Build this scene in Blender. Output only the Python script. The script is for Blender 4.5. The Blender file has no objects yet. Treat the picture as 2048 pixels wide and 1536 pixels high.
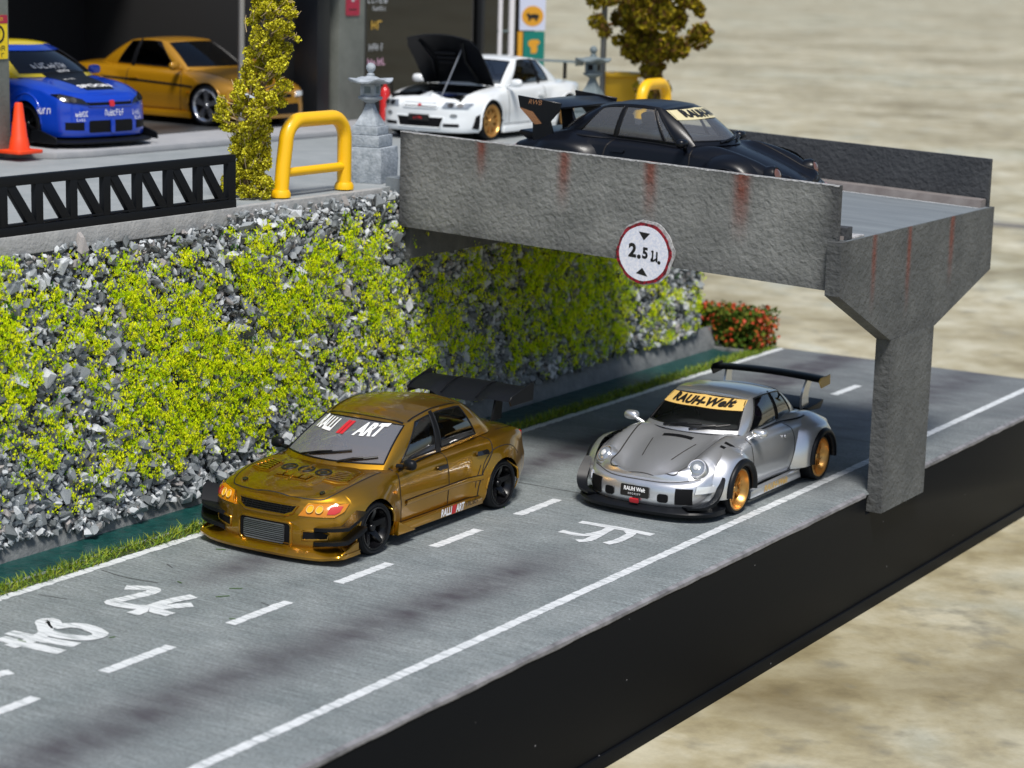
import bpy, bmesh, math, random
import numpy as np
from mathutils import Vector, Matrix
from mathutils.bvhtree import BVHTree

random.seed(7); rng = np.random.default_rng(7)
PI = math.pi
SC = bpy.context.scene
COL = SC.collection
# the place is a 1:64 model: one Blender unit is one metre at the models' scale
SC.unit_settings.scale_length = 1.0 / 64.0

# ------------------------------------------------------------------ camera
CAM_POS = Vector((13.26, -19.0, 6.6))
F_PX = 4350.0                       # focal length in pixels of a 2048 px wide frame
PITCH, YAW, ROLL = math.radians(11.188), math.radians(31.847), math.radians(1.5)
cd = bpy.data.cameras.new('camera'); cam = bpy.data.objects.new('camera', cd); COL.objects.link(cam)
cd.sensor_width = 36.0; cd.lens = 36.0 * F_PX / 2048.0
cd.clip_start = 0.1; cd.clip_end = 3000.0
cam.location = CAM_POS
cam.rotation_euler = (Matrix.Rotation(YAW, 3, 'Z') @ Matrix.Rotation(PI/2 - PITCH, 3, 'X') @ Matrix.Rotation(ROLL, 3, 'Z')).to_euler()
cd.dof.use_dof = True
cd.dof.focus_distance = 25.0
cd.dof.aperture_fstop = 0.75
SC.camera = cam

# ------------------------------------------------------------------ sky and sun (soft, hazy daylight)
SUN_EL, SUN_AZ = math.radians(61), math.radians(140)      # azimuth clockwise from +Y
W = bpy.data.worlds.new('World'); SC.world = W; W.use_nodes = True
nt = W.node_tree; bgn = nt.nodes['Background']
sky = nt.nodes.new('ShaderNodeTexSky'); sky.sky_type = 'NISHITA'; sky.sun_disc = False
sky.sun_elevation = SUN_EL; sky.sun_rotation = SUN_AZ
sky.air_density = 1.0; sky.dust_density = 1.6; sky.ozone_density = 1.0
nt.links.new(sky.outputs[0], bgn.inputs[0]); bgn.inputs[1].default_value = 0.085
sl = bpy.data.lights.new('sun', 'SUN'); sun = bpy.data.objects.new('sun', sl); COL.objects.link(sun)
sl.energy = 3.0; sl.angle = math.radians(15); sl.color = (1.0, 0.965, 0.91)
sdir = Vector((math.sin(SUN_AZ)*math.cos(SUN_EL), math.cos(SUN_AZ)*math.cos(SUN_EL), math.sin(SUN_EL)))
sun.rotation_euler = sdir.to_track_quat('Z', 'Y').to_euler(); sun.location = (0, 0, 40)
SC.view_settings.view_transform = 'Standard'; SC.view_settings.look = 'None'
SC.view_settings.exposure = 0.36; SC.view_settings.gamma = 1.0; SC.view_settings.use_curve_mapping = False
SC.cycles.max_bounces = 8; SC.cycles.transparent_max_bounces = 16
SC.cycles.sample_clamp_indirect = 6.0
SC.cycles.use_denoising = True

# ------------------------------------------------------------------ materials
MATS = {}
def mat(name, col=(.5, .5, .5), rough=.5, metal=0., coat=0., spec=None, var=None, bump=None, vor=None, emit=None, alpha=None):
    """var=(scale, colour2, contrast[, stretch]) mottles the colour; bump=(scale, strength, distance[, stretch]) gives fine relief"""
    m = bpy.data.materials.new(name); m.use_nodes = True
    n = m.node_tree.nodes; L = m.node_tree.links; b = n['Principled BSDF']
    b.inputs['Base Color'].default_value = (*col, 1); b.inputs['Roughness'].default_value = rough
    b.inputs['Metallic'].default_value = metal
    if coat: b.inputs['Coat Weight'].default_value = coat; b.inputs['Coat Roughness'].default_value = .04
    if spec is not None: b.inputs['Specular IOR Level'].default_value = spec
    if emit: b.inputs['Emission Color'].default_value = (*emit[0], 1); b.inputs['Emission Strength'].default_value = emit[1]
    tc = None
    def coords(stretch=None):
        nonlocal tc
        if tc is None: tc = n.new('ShaderNodeTexCoord')
        mp = n.new('ShaderNodeMapping'); L.new(tc.outputs['Object'], mp.inputs[0])
        if stretch: mp.inputs['Scale'].default_value = stretch
        return mp.outputs[0]
    if var:
        no = n.new('ShaderNodeTexNoise'); no.inputs['Scale'].default_value = var[0]; no.inputs['Detail'].default_value = 6; no.inputs['Roughness'].default_value = .65
        L.new(coords(var[3] if len(var) > 3 else None), no.inputs['Vector'])
        r = n.new('ShaderNodeValToRGB'); c = var[2]
        r.color_ramp.elements[0].position = .5 - c; r.color_ramp.elements[1].position = .5 + c
        r.color_ramp.elements[0].color = (*col, 1); r.color_ramp.elements[1].color = (*var[1], 1)
        L.new(no.outputs[0], r.inputs[0]); L.new(r.outputs[0], b.inputs['Base Color'])
    if bump:
        no = n.new('ShaderNodeTexNoise'); no.inputs['Scale'].default_value = bump[0]; no.inputs['Detail'].default_value = 5
        L.new(coords(bump[3] if len(bump) > 3 else None), no.inputs['Vector'])
        bp = n.new('ShaderNodeBump'); bp.inputs['Strength'].default_value = bump[1]; bp.inputs['Distance'].default_value = bump[2]
        L.new(no.outputs[0], bp.inputs['Height']); L.new(bp.outputs[0], b.inputs['Normal'])
    MATS[name] = m
    return m

def node(m, t, **kw):
    x = m.node_tree.nodes.new(t)
    for k, v in kw.items(): x.inputs[k].default_value = v
    return x

def glass_mat(name, tint, refl=1.0, rough=.02, ior=1.55):
    m = bpy.data.materials.new(name); m.use_nodes = True; n = m.node_tree.nodes; L = m.node_tree.links
    n.remove(n['Principled BSDF'])
    tr = n.new('ShaderNodeBsdfTransparent'); tr.inputs[0].default_value = (*tint, 1)
    gl = n.new('ShaderNodeBsdfGlossy'); gl.inputs['Roughness'].default_value = rough; gl.inputs[0].default_value = (refl, refl, refl, 1)
    fr = n.new('ShaderNodeFresnel'); fr.inputs[0].default_value = ior
    mx = n.new('ShaderNodeMixShader')
    L.new(fr.outputs[0], mx.inputs[0]); L.new(tr.outputs[0], mx.inputs[1]); L.new(gl.outputs[0], mx.inputs[2])
    L.new(mx.outputs[0], n['Material Output'].inputs[0]); MATS[name] = m
    return m

# ------------------------------------------------------------------ mesh helpers
def tag(o, label=None, cat=None, group=None, kind=None):
    if label: o['label'] = label
    if cat: o['category'] = cat
    if group: o['group'] = group
    if kind: o['kind'] = kind
    return o
def empty(name, loc=(0, 0, 0), rz=0., label=None, cat=None, group=None):
    o = bpy.data.objects.new(name, None); COL.objects.link(o); o.location = loc; o.rotation_euler = (0, 0, rz)
    o.empty_display_size = .2
    return tag(o, label, cat, group)
def link(name, me, parent=None, loc=None):
    o = bpy.data.objects.new(name, me); COL.objects.link(o)
    if parent is not None: o.parent = parent
    if loc is not None: o.location = loc
    return o
def mesh(name, verts, faces, m, smooth=False, mi=None):
    me = bpy.data.meshes.new(name)
    me.from_pydata([tuple(v) for v in verts], [], [tuple(f) for f in faces])
    for mm in (m if isinstance(m, (list, tuple)) else [m]): me.materials.append(MATS[mm] if isinstance(mm, str) else mm)
    if mi is not None: me.polygons.foreach_set('material_index', mi)
    if smooth: me.polygons.foreach_set('use_smooth', [True]*len(me.polygons))
    me.update()
    return me
def smooth_angle(me, deg=35):
    me.polygons.foreach_set('use_smooth', [True]*len(me.polygons))
    bm = bmesh.new(); bm.from_mesh(me); lim = math.radians(deg)
    for e in bm.edges:
        if len(e.link_faces) == 2: e.smooth = e.calc_face_angle(0.) < lim
        else: e.smooth = False
    bm.to_mesh(me); bm.free(); me.update()

class MB:
    """collects shapes; build() links them as one mesh object"""
    def __init__(s): s.v = []; s.f = []; s.m = []; s.cm = 0
    def raw(s, v, f):
        o = len(s.v); s.v += [tuple(p) for p in v]; s.f += [tuple(i + o for i in q) for q in f]; s.m += [s.cm]*len(f); return s
    def box(s, c, d, rot=None, taper=1.0):
        hx, hy, hz = d[0]/2, d[1]/2, d[2]/2
        v = [Vector((sx*hx*(taper if sz > 0 else 1), sy*hy*(taper if sz > 0 else 1), sz*hz)) for sz in (-1, 1) for sy in (-1, 1) for sx in (-1, 1)]
        if rot is not None: v = [rot @ p for p in v]
        v = [p + Vector(c) for p in v]
        return s.raw(v, [(0, 2, 3, 1), (4, 5, 7, 6), (0, 1, 5, 4), (1, 3, 7, 5), (3, 2, 6, 7), (2, 0, 4, 6)])
    def bb(s, x0, x1, y0, y1, z0, z1): return s.box(((x0+x1)/2, (y0+y1)/2, (z0+z1)/2), (x1-x0, y1-y0, z1-z0))
    def tube(s, path, r, n=8, caps=True, closed=False):
        P = [Vector(p) for p in path]; N = len(P); rr = r if isinstance(r, (list, tuple)) else [r]*N
        rings = []; up = None
        for i in range(N):
            if closed: t = (P[(i+1) % N] - P[i-1]).normalized()
            else: t = (P[min(i+1, N-1)] - P[max(i-1, 0)]).normalized()
            if up is None: up = Vector((0, 0, 1)) if abs(t.z) < .9 else Vector((1, 0, 0))
            a = t.cross(up).normalized(); up = a.cross(t).normalized()
            rings.append([P[i] + (a*math.cos(2*PI*k/n) + up*math.sin(2*PI*k/n))*rr[i] for k in range(n)])
        v = [p for q in rings for p in q]; f = []
        for i in range(N if closed else N-1):
            j = (i+1) % N
            for k in range(n): f.append((i*n+k, i*n+(k+1) % n, j*n+(k+1) % n, j*n+k))
        if caps and not closed: f += [tuple(range(n-1, -1, -1)), tuple((N-1)*n+k for k in range(n))]
        return s.raw(v, f)
    def lathe(s, prof, n=24, c=(0, 0, 0), axis='Z', caps=True, phase=0., rot=None):
        """prof: (radius, height) pairs"""
        v = []
        for r, h in prof:
            for k in range(n):
                a = 2*PI*k/n + phase; x, y = r*math.cos(a), r*math.sin(a)
                p = {'Z': (x, y, h), 'Y': (x, h, y), 'X': (h, x, y)}[axis]
                p = Vector(p)
                if rot is not None: p = rot @ p
                v.append(p + Vector(c))
        f = []; m = len(prof)
        for i in range(m-1):
            for k in range(n): f.append((i*n+k, i*n+(k+1) % n, (i+1)*n+(k+1) % n, (i+1)*n+k))
        if caps: f += [tuple(range(n-1, -1, -1)), tuple((m-1)*n+k for k in range(n))]
        return s.raw(v, f)
    def prism(s, poly, a, b, frame):
        """2-D polygon extruded from a to b along the frame's normal; frame = (origin, u, v, n)"""
        o, u, vv, nn = [Vector(q) for q in frame]; n = len(poly)
        v = [o + u*p[0] + vv*p[1] + nn*h for h in (a, b) for p in poly]
        f = [tuple(range(n-1, -1, -1)), tuple(range(n, 2*n))] + [(k, (k+1) % n, n+(k+1) % n, n+k) for k in range(n)]
        return s.raw(v, f)
    def me(s, name, m, bevel=0., seg=2, smooth=None, ang=40):
        me = mesh(name, s.v, s.f, m, mi=s.m)
        bm = bmesh.new(); bm.from_mesh(me)
        bmesh.ops.recalc_face_normals(bm, faces=bm.faces)
        if bevel:
            ed = [e for e in bm.edges if len(e.link_faces) == 2 and e.calc_face_angle(0) > math.radians(30)]
            bmesh.ops.bevel(bm, geom=ed, offset=bevel, segments=seg, affect='EDGES', profile=.6, clamp_overlap=True)
        bm.to_mesh(me); bm.free()
        if smooth is None: smooth = True
        if smooth: smooth_angle(me, ang)
        return me
    def build(s, name, m, parent=None, bevel=0., seg=2, smooth=None, ang=40, loc=None):
        return link(name, s.me(name, m, bevel, seg, smooth, ang), parent, loc)

def catmull(P, n):
    """dense Catmull-Rom through rows of P; n samples per segment"""
    P = np.asarray(P, float); out = []
    for i in range(len(P)-1):
        p0 = P[i-1] if i else 2*P[0]-P[1]; p1 = P[i]; p2 = P[i+1]; p3 = P[i+2] if i+2 < len(P) else 2*P[-1]-P[-2]
        for k in range(n):
            t = k/n
            out.append(.5*((2*p1) + (-p0+p2)*t + (2*p0-5*p1+4*p2-p3)*t*t + (-p0+3*p1-3*p2+p3)*t**3))
    out.append(P[-1]); return np.array(out)
def pchip(xs, ys):
    """smooth monotone interpolation; xs increasing"""
    xs = np.asarray(xs, float); ys = np.asarray(ys, float); h = np.diff(xs); d = np.diff(ys)/h; m = np.zeros(len(xs))
    m[0] = d[0]; m[-1] = d[-1]
    for i in range(1, len(xs)-1):
        if d[i-1]*d[i] > 0: w1 = 2*h[i]+h[i-1]; w2 = h[i]+2*h[i-1]; m[i] = (w1+w2)/(w1/d[i-1]+w2/d[i])
    def f(x):
        x = np.clip(x, xs[0], xs[-1]); i = np.clip(np.searchsorted(xs, x)-1, 0, len(xs)-2); t = (x-xs[i])/h[i]
        return (2*t**3-3*t**2+1)*ys[i] + (t**3-2*t**2+t)*h[i]*m[i] + (-2*t**3+3*t**2)*ys[i+1] + (t**3-t**2)*h[i]*m[i+1]
    return f
def sstep(a, b, x):
    t = np.clip((np.asarray(x, float)-a)/(b-a), 0, 1); return t*t*(3-2*t)
def rounded(w, h, r, n=5, cx=0., cy=0.):
    out = []
    for qx, qy, a0 in ((1, 1, 0), (-1, 1, 90), (-1, -1, 180), (1, -1, 270)):
        for k in range(n+1):
            a = math.radians(a0 + 90*k/n); out.append((cx + qx*(w/2-r) + r*math.cos(a), cy + qy*(h/2-r) + r*math.sin(a)))
    return out
def ellipse(cx, cy, rx, ry, n=24): return [(cx+rx*math.cos(2*PI*k/n), cy+ry*math.sin(2*PI*k/n)) for k in range(n)]

def text_mesh(s, size=1., shear=0., bold=0., sx=1., space=1.):
    """flat lettering as (verts2d, faces), centred on the origin"""
    c = bpy.data.curves.new('lettering', 'FONT'); c.body = s; c.size = size; c.shear = shear; c.offset = bold; c.space_character = space
    c.align_x = 'CENTER'; c.align_y = 'CENTER'; c.resolution_u = 3; c.fill_mode = 'FRONT'
    o = bpy.data.objects.new('lettering', c); COL.objects.link(o)
    dg = bpy.context.evaluated_depsgraph_get(); me = bpy.data.meshes.new_from_object(o.evaluated_get(dg))
    v = [(p.co.x*sx, p.co.y) for p in me.vertices]; f = [tuple(p.vertices) for p in me.polygons]
    bpy.data.objects.remove(o); bpy.data.curves.remove(c); bpy.data.meshes.remove(me)
    return v, f
def scribble(n, h, seed=0, sx=1.):
    """print too small to read: a row of little bars; (verts2d, faces) centred on the origin"""
    r = random.Random(seed); v = []; f = []; x = 0.; t = h*.16
    def bar(x0, x1, y0, y1):
        o = len(v); v.extend([(x0, y0), (x1, y0), (x1, y1), (x0, y1)]); f.append((o, o+1, o+2, o+3))
    for k in range(n):
        w = h*r.uniform(.45, .7)*sx; y1 = h*r.choice((.7, 1., 1.)); bar(x, x+t*sx, 0, y1)
        for q in r.sample((0., .42, .84), r.choice((1, 2))): bar(x+t*sx*1.02, x+w, q*y1, q*y1+t)
        if r.random() < .5: bar(x+w*1.01, x+w*1.01+t*sx, h*.1, y1*.9)
        x += w+t*2.4*sx
    return [(p[0]-x/2, p[1]-h/2) for p in v], f
def flat_text(name, s, frame, m, parent=None, **kw):
    v, f = text_mesh(s, **kw) if isinstance(s, str) else s; o, u, w, n = [Vector(q) for q in frame]
    return link(name, mesh(name, [o + u*p[0] + w*p[1] for p in v], f, m), parent)
# ================================================================== car kit: lofted shells, patches laid on them, wheels
def grid_shell(rows, lidz, nl):
    """rows: N x nt x 3 left half, low edge to shoulder; the lid spans shoulder to shoulder"""
    N, ntt = rows.shape[:2]; cols = 2*ntt + nl - 1
    V = np.zeros((N, cols, 3)); V[:, :ntt] = rows; R = rows[:, ::-1].copy(); R[:, :, 1] *= -1; V[:, ntt+nl-1:] = R
    for k in range(1, nl):
        v = math.cos(PI*k/nl)*.35 + (1-2*k/nl)*.65
        S = rows[:, -1]; V[:, ntt-1+k, 0] = S[:, 0]; V[:, ntt-1+k, 1] = S[:, 1]*v
        V[:, ntt-1+k, 2] = lidz(S[:, 0], v, S[:, 1]*v, S[:, 2])
    return V
def grid_faces(V, keep):
    N, C = V.shape[:2]
    return [(i*C+j, (i+1)*C+j, (i+1)*C+j+1, i*C+j+1) for i in range(N-1) for j in range(C-1) if keep(i, j)]
def grid_mesh(name, V, faces, m, ang=48):
    used = sorted({k for f in faces for k in f}); ix = {k: n for n, k in enumerate(used)}; fl = V.reshape(-1, 3)
    me = mesh(name, [fl[k] for k in used], [tuple(ix[k] for k in f) for f in faces], m)
    bm = bmesh.new(); bm.from_mesh(me); bmesh.ops.remove_doubles(bm, verts=bm.verts, dist=2e-4)
    bmesh.ops.recalc_face_normals(bm, faces=bm.faces); bm.to_mesh(me); bm.free()
    smooth_angle(me, ang); return me
def bvh_of(V):
    N, C = V.shape[:2]; fl = [Vector(p) for p in V.reshape(-1, 3)]
    return fl, [(i*C+j, (i+1)*C+j, (i+1)*C+j+1, i*C+j+1) for i in range(N-1) for j in range(C-1)]

class Car:
    def __init__(s, name, loc, rz, label, cat, paint, wheels, group=None):
        s.root = empty(name, loc, rz, label, cat, group); s.paint = paint; s.wh = wheels; s.zmap = lambda z: z; s.bv = []; s.bf = []
    # ---- lower body
    def body(s, st, profs, ztop, arches, flares=(), bump=None, nl=26, nrows=9, low_lip=True, hole=None, nt=18, crownp=2.2):
        T = profs['T']; PR = np.array([profs[k] for k in ('front', 'side', 'rear')], float)
        D = catmull(st, nrows); D[0, 1] = D[-1, 1] = 0.
        D = np.array([d for d in D])
        iy = [i for i in range(len(D)) if abs(D[i, 4]-1) < .55]
        side = D[iy]; order = np.argsort(-side[:, 0]); sx = -side[order][:, 0]
        extra = []
        for xc, zc, R in arches:
            for a in np.linspace(0, PI, 23): extra.append(xc + R*math.cos(a))
            extra += [xc+R+.004, xc-R-.004]
        keep = [d for i, d in enumerate(D) if not (i in iy and any(abs(d[0]-xc) < R+.004 for xc, zc, R in arches))]
        ex = [np.array([np.interp(-x, sx, side[order][:, c]) for c in range(5)]) for x in extra]
        pre = [d for d in keep if d[4] <= .45]; post = [d for d in keep if d[4] >= 1.55]
        mid = sorted([d for d in keep if .45 < d[4] < 1.55] + ex, key=lambda d: -d[0])
        D = np.array(pre + mid + post); N = len(D)
        tang = np.gradient(D[:, :2], axis=0); ln = np.linalg.norm(tang, axis=1)[:, None]; tang /= np.maximum(ln, 1e-9)
        nor = np.stack([-tang[:, 1]*-1, tang[:, 0]*-1], 1)   # outward: left of travel front->rear on +y side
        nor = np.stack([tang[:, 1], -tang[:, 0]], 1)
        nor[0] = (1, 0); nor[-1] = (-1, 0)
        rows = np.zeros((N, nt, 3))
        for i, (x, y, zs, zl, k) in enumerate(D):
            z0 = zl
            if .45 < k < 1.55:
                for xc, zc, R in arches:
                    if abs(x-xc) <= R+1e-6: z0 = max(zl, zc + math.sqrt(max(R*R-(x-xc)**2, 0)))
            kk = min(max(k, 0), 2); a = int(min(kk, 1.999)); fr = kk-a
            off = PR[a]*(1-fr) + PR[min(a+1, 2)]*fr
            fo = pchip(T, off)
            t = np.linspace(0, 1, nt)**.9; z = z0 + (zs-z0)*t
            fz = np.clip((z-zl)/(zs-zl), 0, 1); o = fo(fz)
            px = x + nor[i, 0]*o; py = y + nor[i, 1]*o
            if .3 < k < 1.7:
                for xc, zc, R, A, Wd, sh in flares:
                    d = np.hypot(x-xc, z-zc); g = np.clip(1-(d-R)/Wd, 0, 1); py = py + A*(g**sh)*sstep(1.0, .8, fz)
            rows[i, :, 0] = px; rows[i, :, 1] = np.maximum(py, 0); rows[i, :, 2] = z
        rows[0, :, 1] = 0; rows[-1, :, 1] = 0
        zt = pchip(*ztop)
        def lidz(x, v, y, zsh):
            c = np.maximum(zt(x)-zsh, -.2); z = zsh + c*(1-abs(v)**crownp)
            if bump is not None: z = z + bump(x, v, y)
            return z
        V = grid_shell(rows, lidz, nl); s.V = V; s.nt = nt; s.nl = nl
        v, f = bvh_of(V); s.bodybvh = BVHTree.FromPolygons(v, f); s.bv = v; s.bf = f
        N, C = V.shape[:2]
        def kp(i, j):
            if hole is None: return True
            c = V[i, j]*.25+V[i+1, j]*.25+V[i, j+1]*.25+V[i+1, j+1]*.25
            return not (nt-1 <= j < nt+nl-1 and hole(c[0], c[1]))
        s.body_ob = link('body', grid_mesh('body', V, grid_faces(V, kp), s.paint), s.root)
        # wheel wells and floor pan in black
        for xc, zc, R in arches:
            w = np.interp(-xc, -D[::-1, 0][::-1] if False else sx, side[order][:, 1])
            for sg in (1, -1):
                mb = MB(); n = 20; vv = []
                for q, yy in enumerate((w-.03, w-.36)):
                    for a in np.linspace(0, PI, n): vv.append((xc+(R+.006)*math.cos(a), sg*yy, zc+(R+.006)*math.sin(a)))
                vv.append((xc, sg*(w-.36), zc)); 
                ff = [(k, k+1, n+k+1, n+k) for k in range(n-1)] + [(n+k, n+k+1, 2*n) for k in range(n-1)]
                mb.raw(vv, ff); mb.build('wheel_well', 'black_plastic', s.root)
        xm = st[0][0]-.25; xn = st[-1][0]+.25; zl = min(q[3] for q in st)
        mb = MB(); a0 = arches[0][0]-arches[0][2]-.02; a1 = arches[1][0]+arches[1][2]+.02; hw = max(q[1] for q in st)
        mb.bb(a1, a0, -hw+.08, hw-.08, zl+.005, zl+.12); mb.bb(xn, a1, -hw+.42, hw-.42, zl+.005, zl+.12); mb.bb(a0, xm, -hw+.42, hw-.42, zl+.005, zl+.12)
        mb.build('chassis', 'black_plastic', s.root)
        s.arch = arches
        return s
    # ---- greenhouse
    def cabin(s, wb, wt, rb, rt, knots, wins, zb, zr, crown=.03, bulge=.03, fb=.02, ts=(.08, .92), tf=(.06, .94), vA=.93, vC=.9, glass='glass', wglass=None, pillar='black_trim', roofmat=None, framemat=None, rear=True, trim=.011, roof_nl=14, pillars=(), yb=None, fin=None):
        nf = 11; nt = 14; t = np.array([0, .03] + list(np.linspace(ts[0], ts[1], nt-4)) + [.97, 1.])
        R = []; info = []
        def fr(b, tp, v, kind):
            B = np.array([b[0]+(b[1]-b[0])*v*v, b[2]*v, b[3]+(b[4]-b[3])*v*v]); P = np.array([tp[0]+(tp[1]-tp[0])*v*v, tp[2]*v, tp[3]+(tp[4]-tp[3])*v*v])
            sg = 1 if kind == 'f' else -1; nrm = np.array([sg*abs(P[2]-B[2]), 0, abs(P[0]-B[0])]); nrm /= np.linalg.norm(nrm)
            return B[None]*(1-t[:, None]) + P[None]*t[:, None] + nrm[None]*(4*t*(1-t))[:, None]*fb
        vs = [0.] + list(np.linspace(0, vA, nf)[1:]) + [.965]
        for v in vs: R.append(fr(wb, wt, v, 'f')); info.append(('f', v))
        zbf = pchip(*zb); zrf = pchip(*zr)
        nk = len(knots)
        for q in range(nk-1):
            n = max(2, int(abs(knots[q][0]-knots[q+1][0])/.09)+1)
            for k in range(n if q < nk-2 else n+1):
                u = k/n; xb = knots[q][0]*(1-u)+knots[q+1][0]*u; xr = knots[q][1]*(1-u)+knots[q+1][1]*u
                g = (knots[0][0]-xb)/(knots[0][0]-knots[-1][0]); h = (knots[0][1]-xr)/(knots[0][1]-knots[-1][1])
                y0 = (wb[2]*(1-g)+rb[2]*g + .03*4*g*(1-g)) if yb is None else yb(xb); y1 = wt[2]*(1-h)+rt[2]*h + .02*4*h*(1-h)
                B = np.array([xb, y0, float(zbf(xb))]); P = np.array([xr, y1, float(zrf(xr))])
                pts = B[None]*(1-t[:, None]) + P[None]*t[:, None]; pts[:, 1] += bulge*4*t*(1-t)
                R.append(pts); info.append(('s', q+u))
        for v in [.965] + list(np.linspace(0, vC, nf)[::-1]): R.append(fr(rb, rt, v, 'r')); info.append(('r', v))
        rows = np.array(R); rows[0, :, 1] = 0; rows[-1, :, 1] = 0
        # soften the roof edge: pull the last column inwards and up a little
        zlo = rows[:, -1, 2].copy(); xs = rows[:, -1, 0]; x0, x1 = xs.max(), xs.min()
        def lidz(x, v, y, zsh):
            e = np.clip(np.minimum((x0-x), (x-x1))/.35, 0, 1); return zsh + crown*(1-abs(v)**2.2)*np.sqrt(e)
        V = grid_shell(rows, lidz, roof_nl); ntt = nt; N, C = V.shape[:2]; s.G = V
        j0 = int(np.argmin(abs(t-ts[0]))); j1 = int(np.argmin(abs(t-ts[1])))
        sets = {}
        def key(i, j):
            jj = j if j < ntt-1 else (C-2-j if j >= C-ntt else None)
            if jj is None: return 'roof'
            a, b = info[i], info[i+1]; inside = j0 <= jj < j1
            sd = 'L' if j < ntt-1 else 'R'
            if a[0] == 'f' and b[0] == 'f' and b[1] <= vA+1e-6: return 'windshield' if inside else 'pillar_f'
            if a[0] == 'r' and b[0] == 'r' and a[1] <= vC+1e-6: return ('rear_window' if rear else 'shell') if inside else 'shell'
            if a[0] == 's' and b[0] == 's':
                for w in wins:
                    if w[0]-1e-6 <= a[1] and b[1] <= w[1]+1e-6: return ('side_window', sd, w[0]) if inside else 'shell'
                for w in pillars:
                    if w[0]-1e-6 <= a[1] and b[1] <= w[1]+1e-6: return ('pillar', sd, w[0])
            return 'shell'
        for i in range(N-1):
            for j in range(C-1): sets.setdefault(key(i, j), []).append((i*C+j, (i+1)*C+j, (i+1)*C+j+1, i*C+j+1))
        shellf = sets.get('shell', []) + sets.get('pillar_f', [])
        rf = sets.get('roof', [])
        link('cabin_frame', grid_mesh('cabin_frame', V, shellf, framemat or s.paint), s.root)
        s.roof_ob = link('roof', grid_mesh('roof', V, rf, roofmat or s.paint), s.root)
        for k, fs in sets.items():
            if k[0] == 'pillar': link('door_pillar', grid_mesh('door_pillar', V, fs, pillar), s.root)
        s.glassob = {}
        def loop(faces):
            ed = {}
            for f in faces:
                for a, b in zip(f, f[1:]+f[:1]): ed[(a, b)] = 1
            bd = {a: b for a, b in ed if (b, a) not in ed}
            st = next(iter(bd)); out = [st]; c = bd[st]
            while c != st and len(out) < 2000: out.append(c); c = bd.get(c, st)
            return out
        fl = V.reshape(-1, 3)
        for k, fs in sets.items():
            nm = k if isinstance(k, str) else k[0]
            if nm not in ('windshield', 'rear_window', 'side_window'): continue
            # merge the seam (first/last row is doubled on the centre line)
            g = link(nm, grid_mesh(nm, V, fs, (wglass or glass) if nm == 'windshield' else glass), s.root); s.glassob[k] = g
            if trim:
                if nm in ('windshield', 'rear_window'):
                    idx = sorted({q for f in fs for q in f}); I = sorted({q//C for q in idx}); 
                    ii = I if nm == 'windshield' else I[::-1]
                    L = [V[i, j0] for i in ii[::-1]] + [V[i, C-1-j0] for i in ii[1:]]
                    L += [V[ii[-1], C-1-j] for j in range(j0+1, j1+1)] + [V[i, C-1-j1] for i in ii[::-1][1:]] + [V[i, j1] for i in ii[1:]] + [V[ii[-1], j] for j in range(j1-1, j0, -1)]
                else: L = [fl[q] for q in loop(fs)]
                ctr = np.mean(L, axis=0); mb = MB(); mb.tube(L, trim, 6, closed=True); mb.build('window_trim', 'black_trim', g)
        v, f = bvh_of(V); s.cabbvh = BVHTree.FromPolygons(v, f)
        o = len(s.bv); s.allbvh = BVHTree.FromPolygons(s.bv+v, s.bf+[tuple(q+o for q in ff) for ff in f])
        return s
    # ---- laying things on the surface
    def pr(s, d):
        return {'top': lambda u, v: ((u, v, 3), (0, 0, -1)), 'left': lambda u, v: ((u, 3, v), (0, -1, 0)), 'right': lambda u, v: ((u, -3, v), (0, 1, 0)),
                'front': lambda u, v: ((4, u, v), (-1, 0, 0)), 'rear': lambda u, v: ((-4, u, v), (1, 0, 0))}[d] if isinstance(d, str) else d
    def hit(s, d, u, v, bvh=None):
        if bvh is None and isinstance(d, str) and d != 'top': v = s.zmap(v)
        o, dr = s.pr(d)(u, v); o = Vector(o); dr = Vector(dr).normalized(); b = bvh or s.allbvh
        p, n, i, dist = b.ray_cast(o, dr, 12)
        if p is None:
            for k in (3, 3.5, 2.5, 2): 
                q, n, i, dist = b.find_nearest(o+dr*k)
                if q is not None: p = q; break
        if n.dot(dr) > 0: n = -n
        return p, n
    def patch(s, name, poly, d, m, off=.004, thick=0., bvh=None, cell=.07, parent=None, smooth=True, faces=None):
        bm = bmesh.new()
        vs = [bm.verts.new((p[0], p[1], 0)) for p in poly]
        if faces is None: bm.faces.new(vs)
        else:
            for f in faces:
                try: bm.faces.new([vs[k] for k in f])
                except ValueError: pass
        us = [p[0] for p in poly]; ws = [p[1] for p in poly]
        for ax, lo, hi in ((0, min(us), max(us)), (1, min(ws), max(ws))):
            for c in np.arange(math.floor(lo/cell)*cell, hi, cell):
                if c <= lo: continue
                co = [0, 0, 0]; no = [0, 0, 0]; co[ax] = c; no[ax] = 1
                bmesh.ops.bisect_plane(bm, geom=bm.verts[:]+bm.edges[:]+bm.faces[:], plane_co=co, plane_no=no)
        nn = {}
        for v in bm.verts:
            p, n = s.hit(d, v.co.x, v.co.y, bvh); v.co = p + n*off; nn[v] = n.copy()
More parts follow.
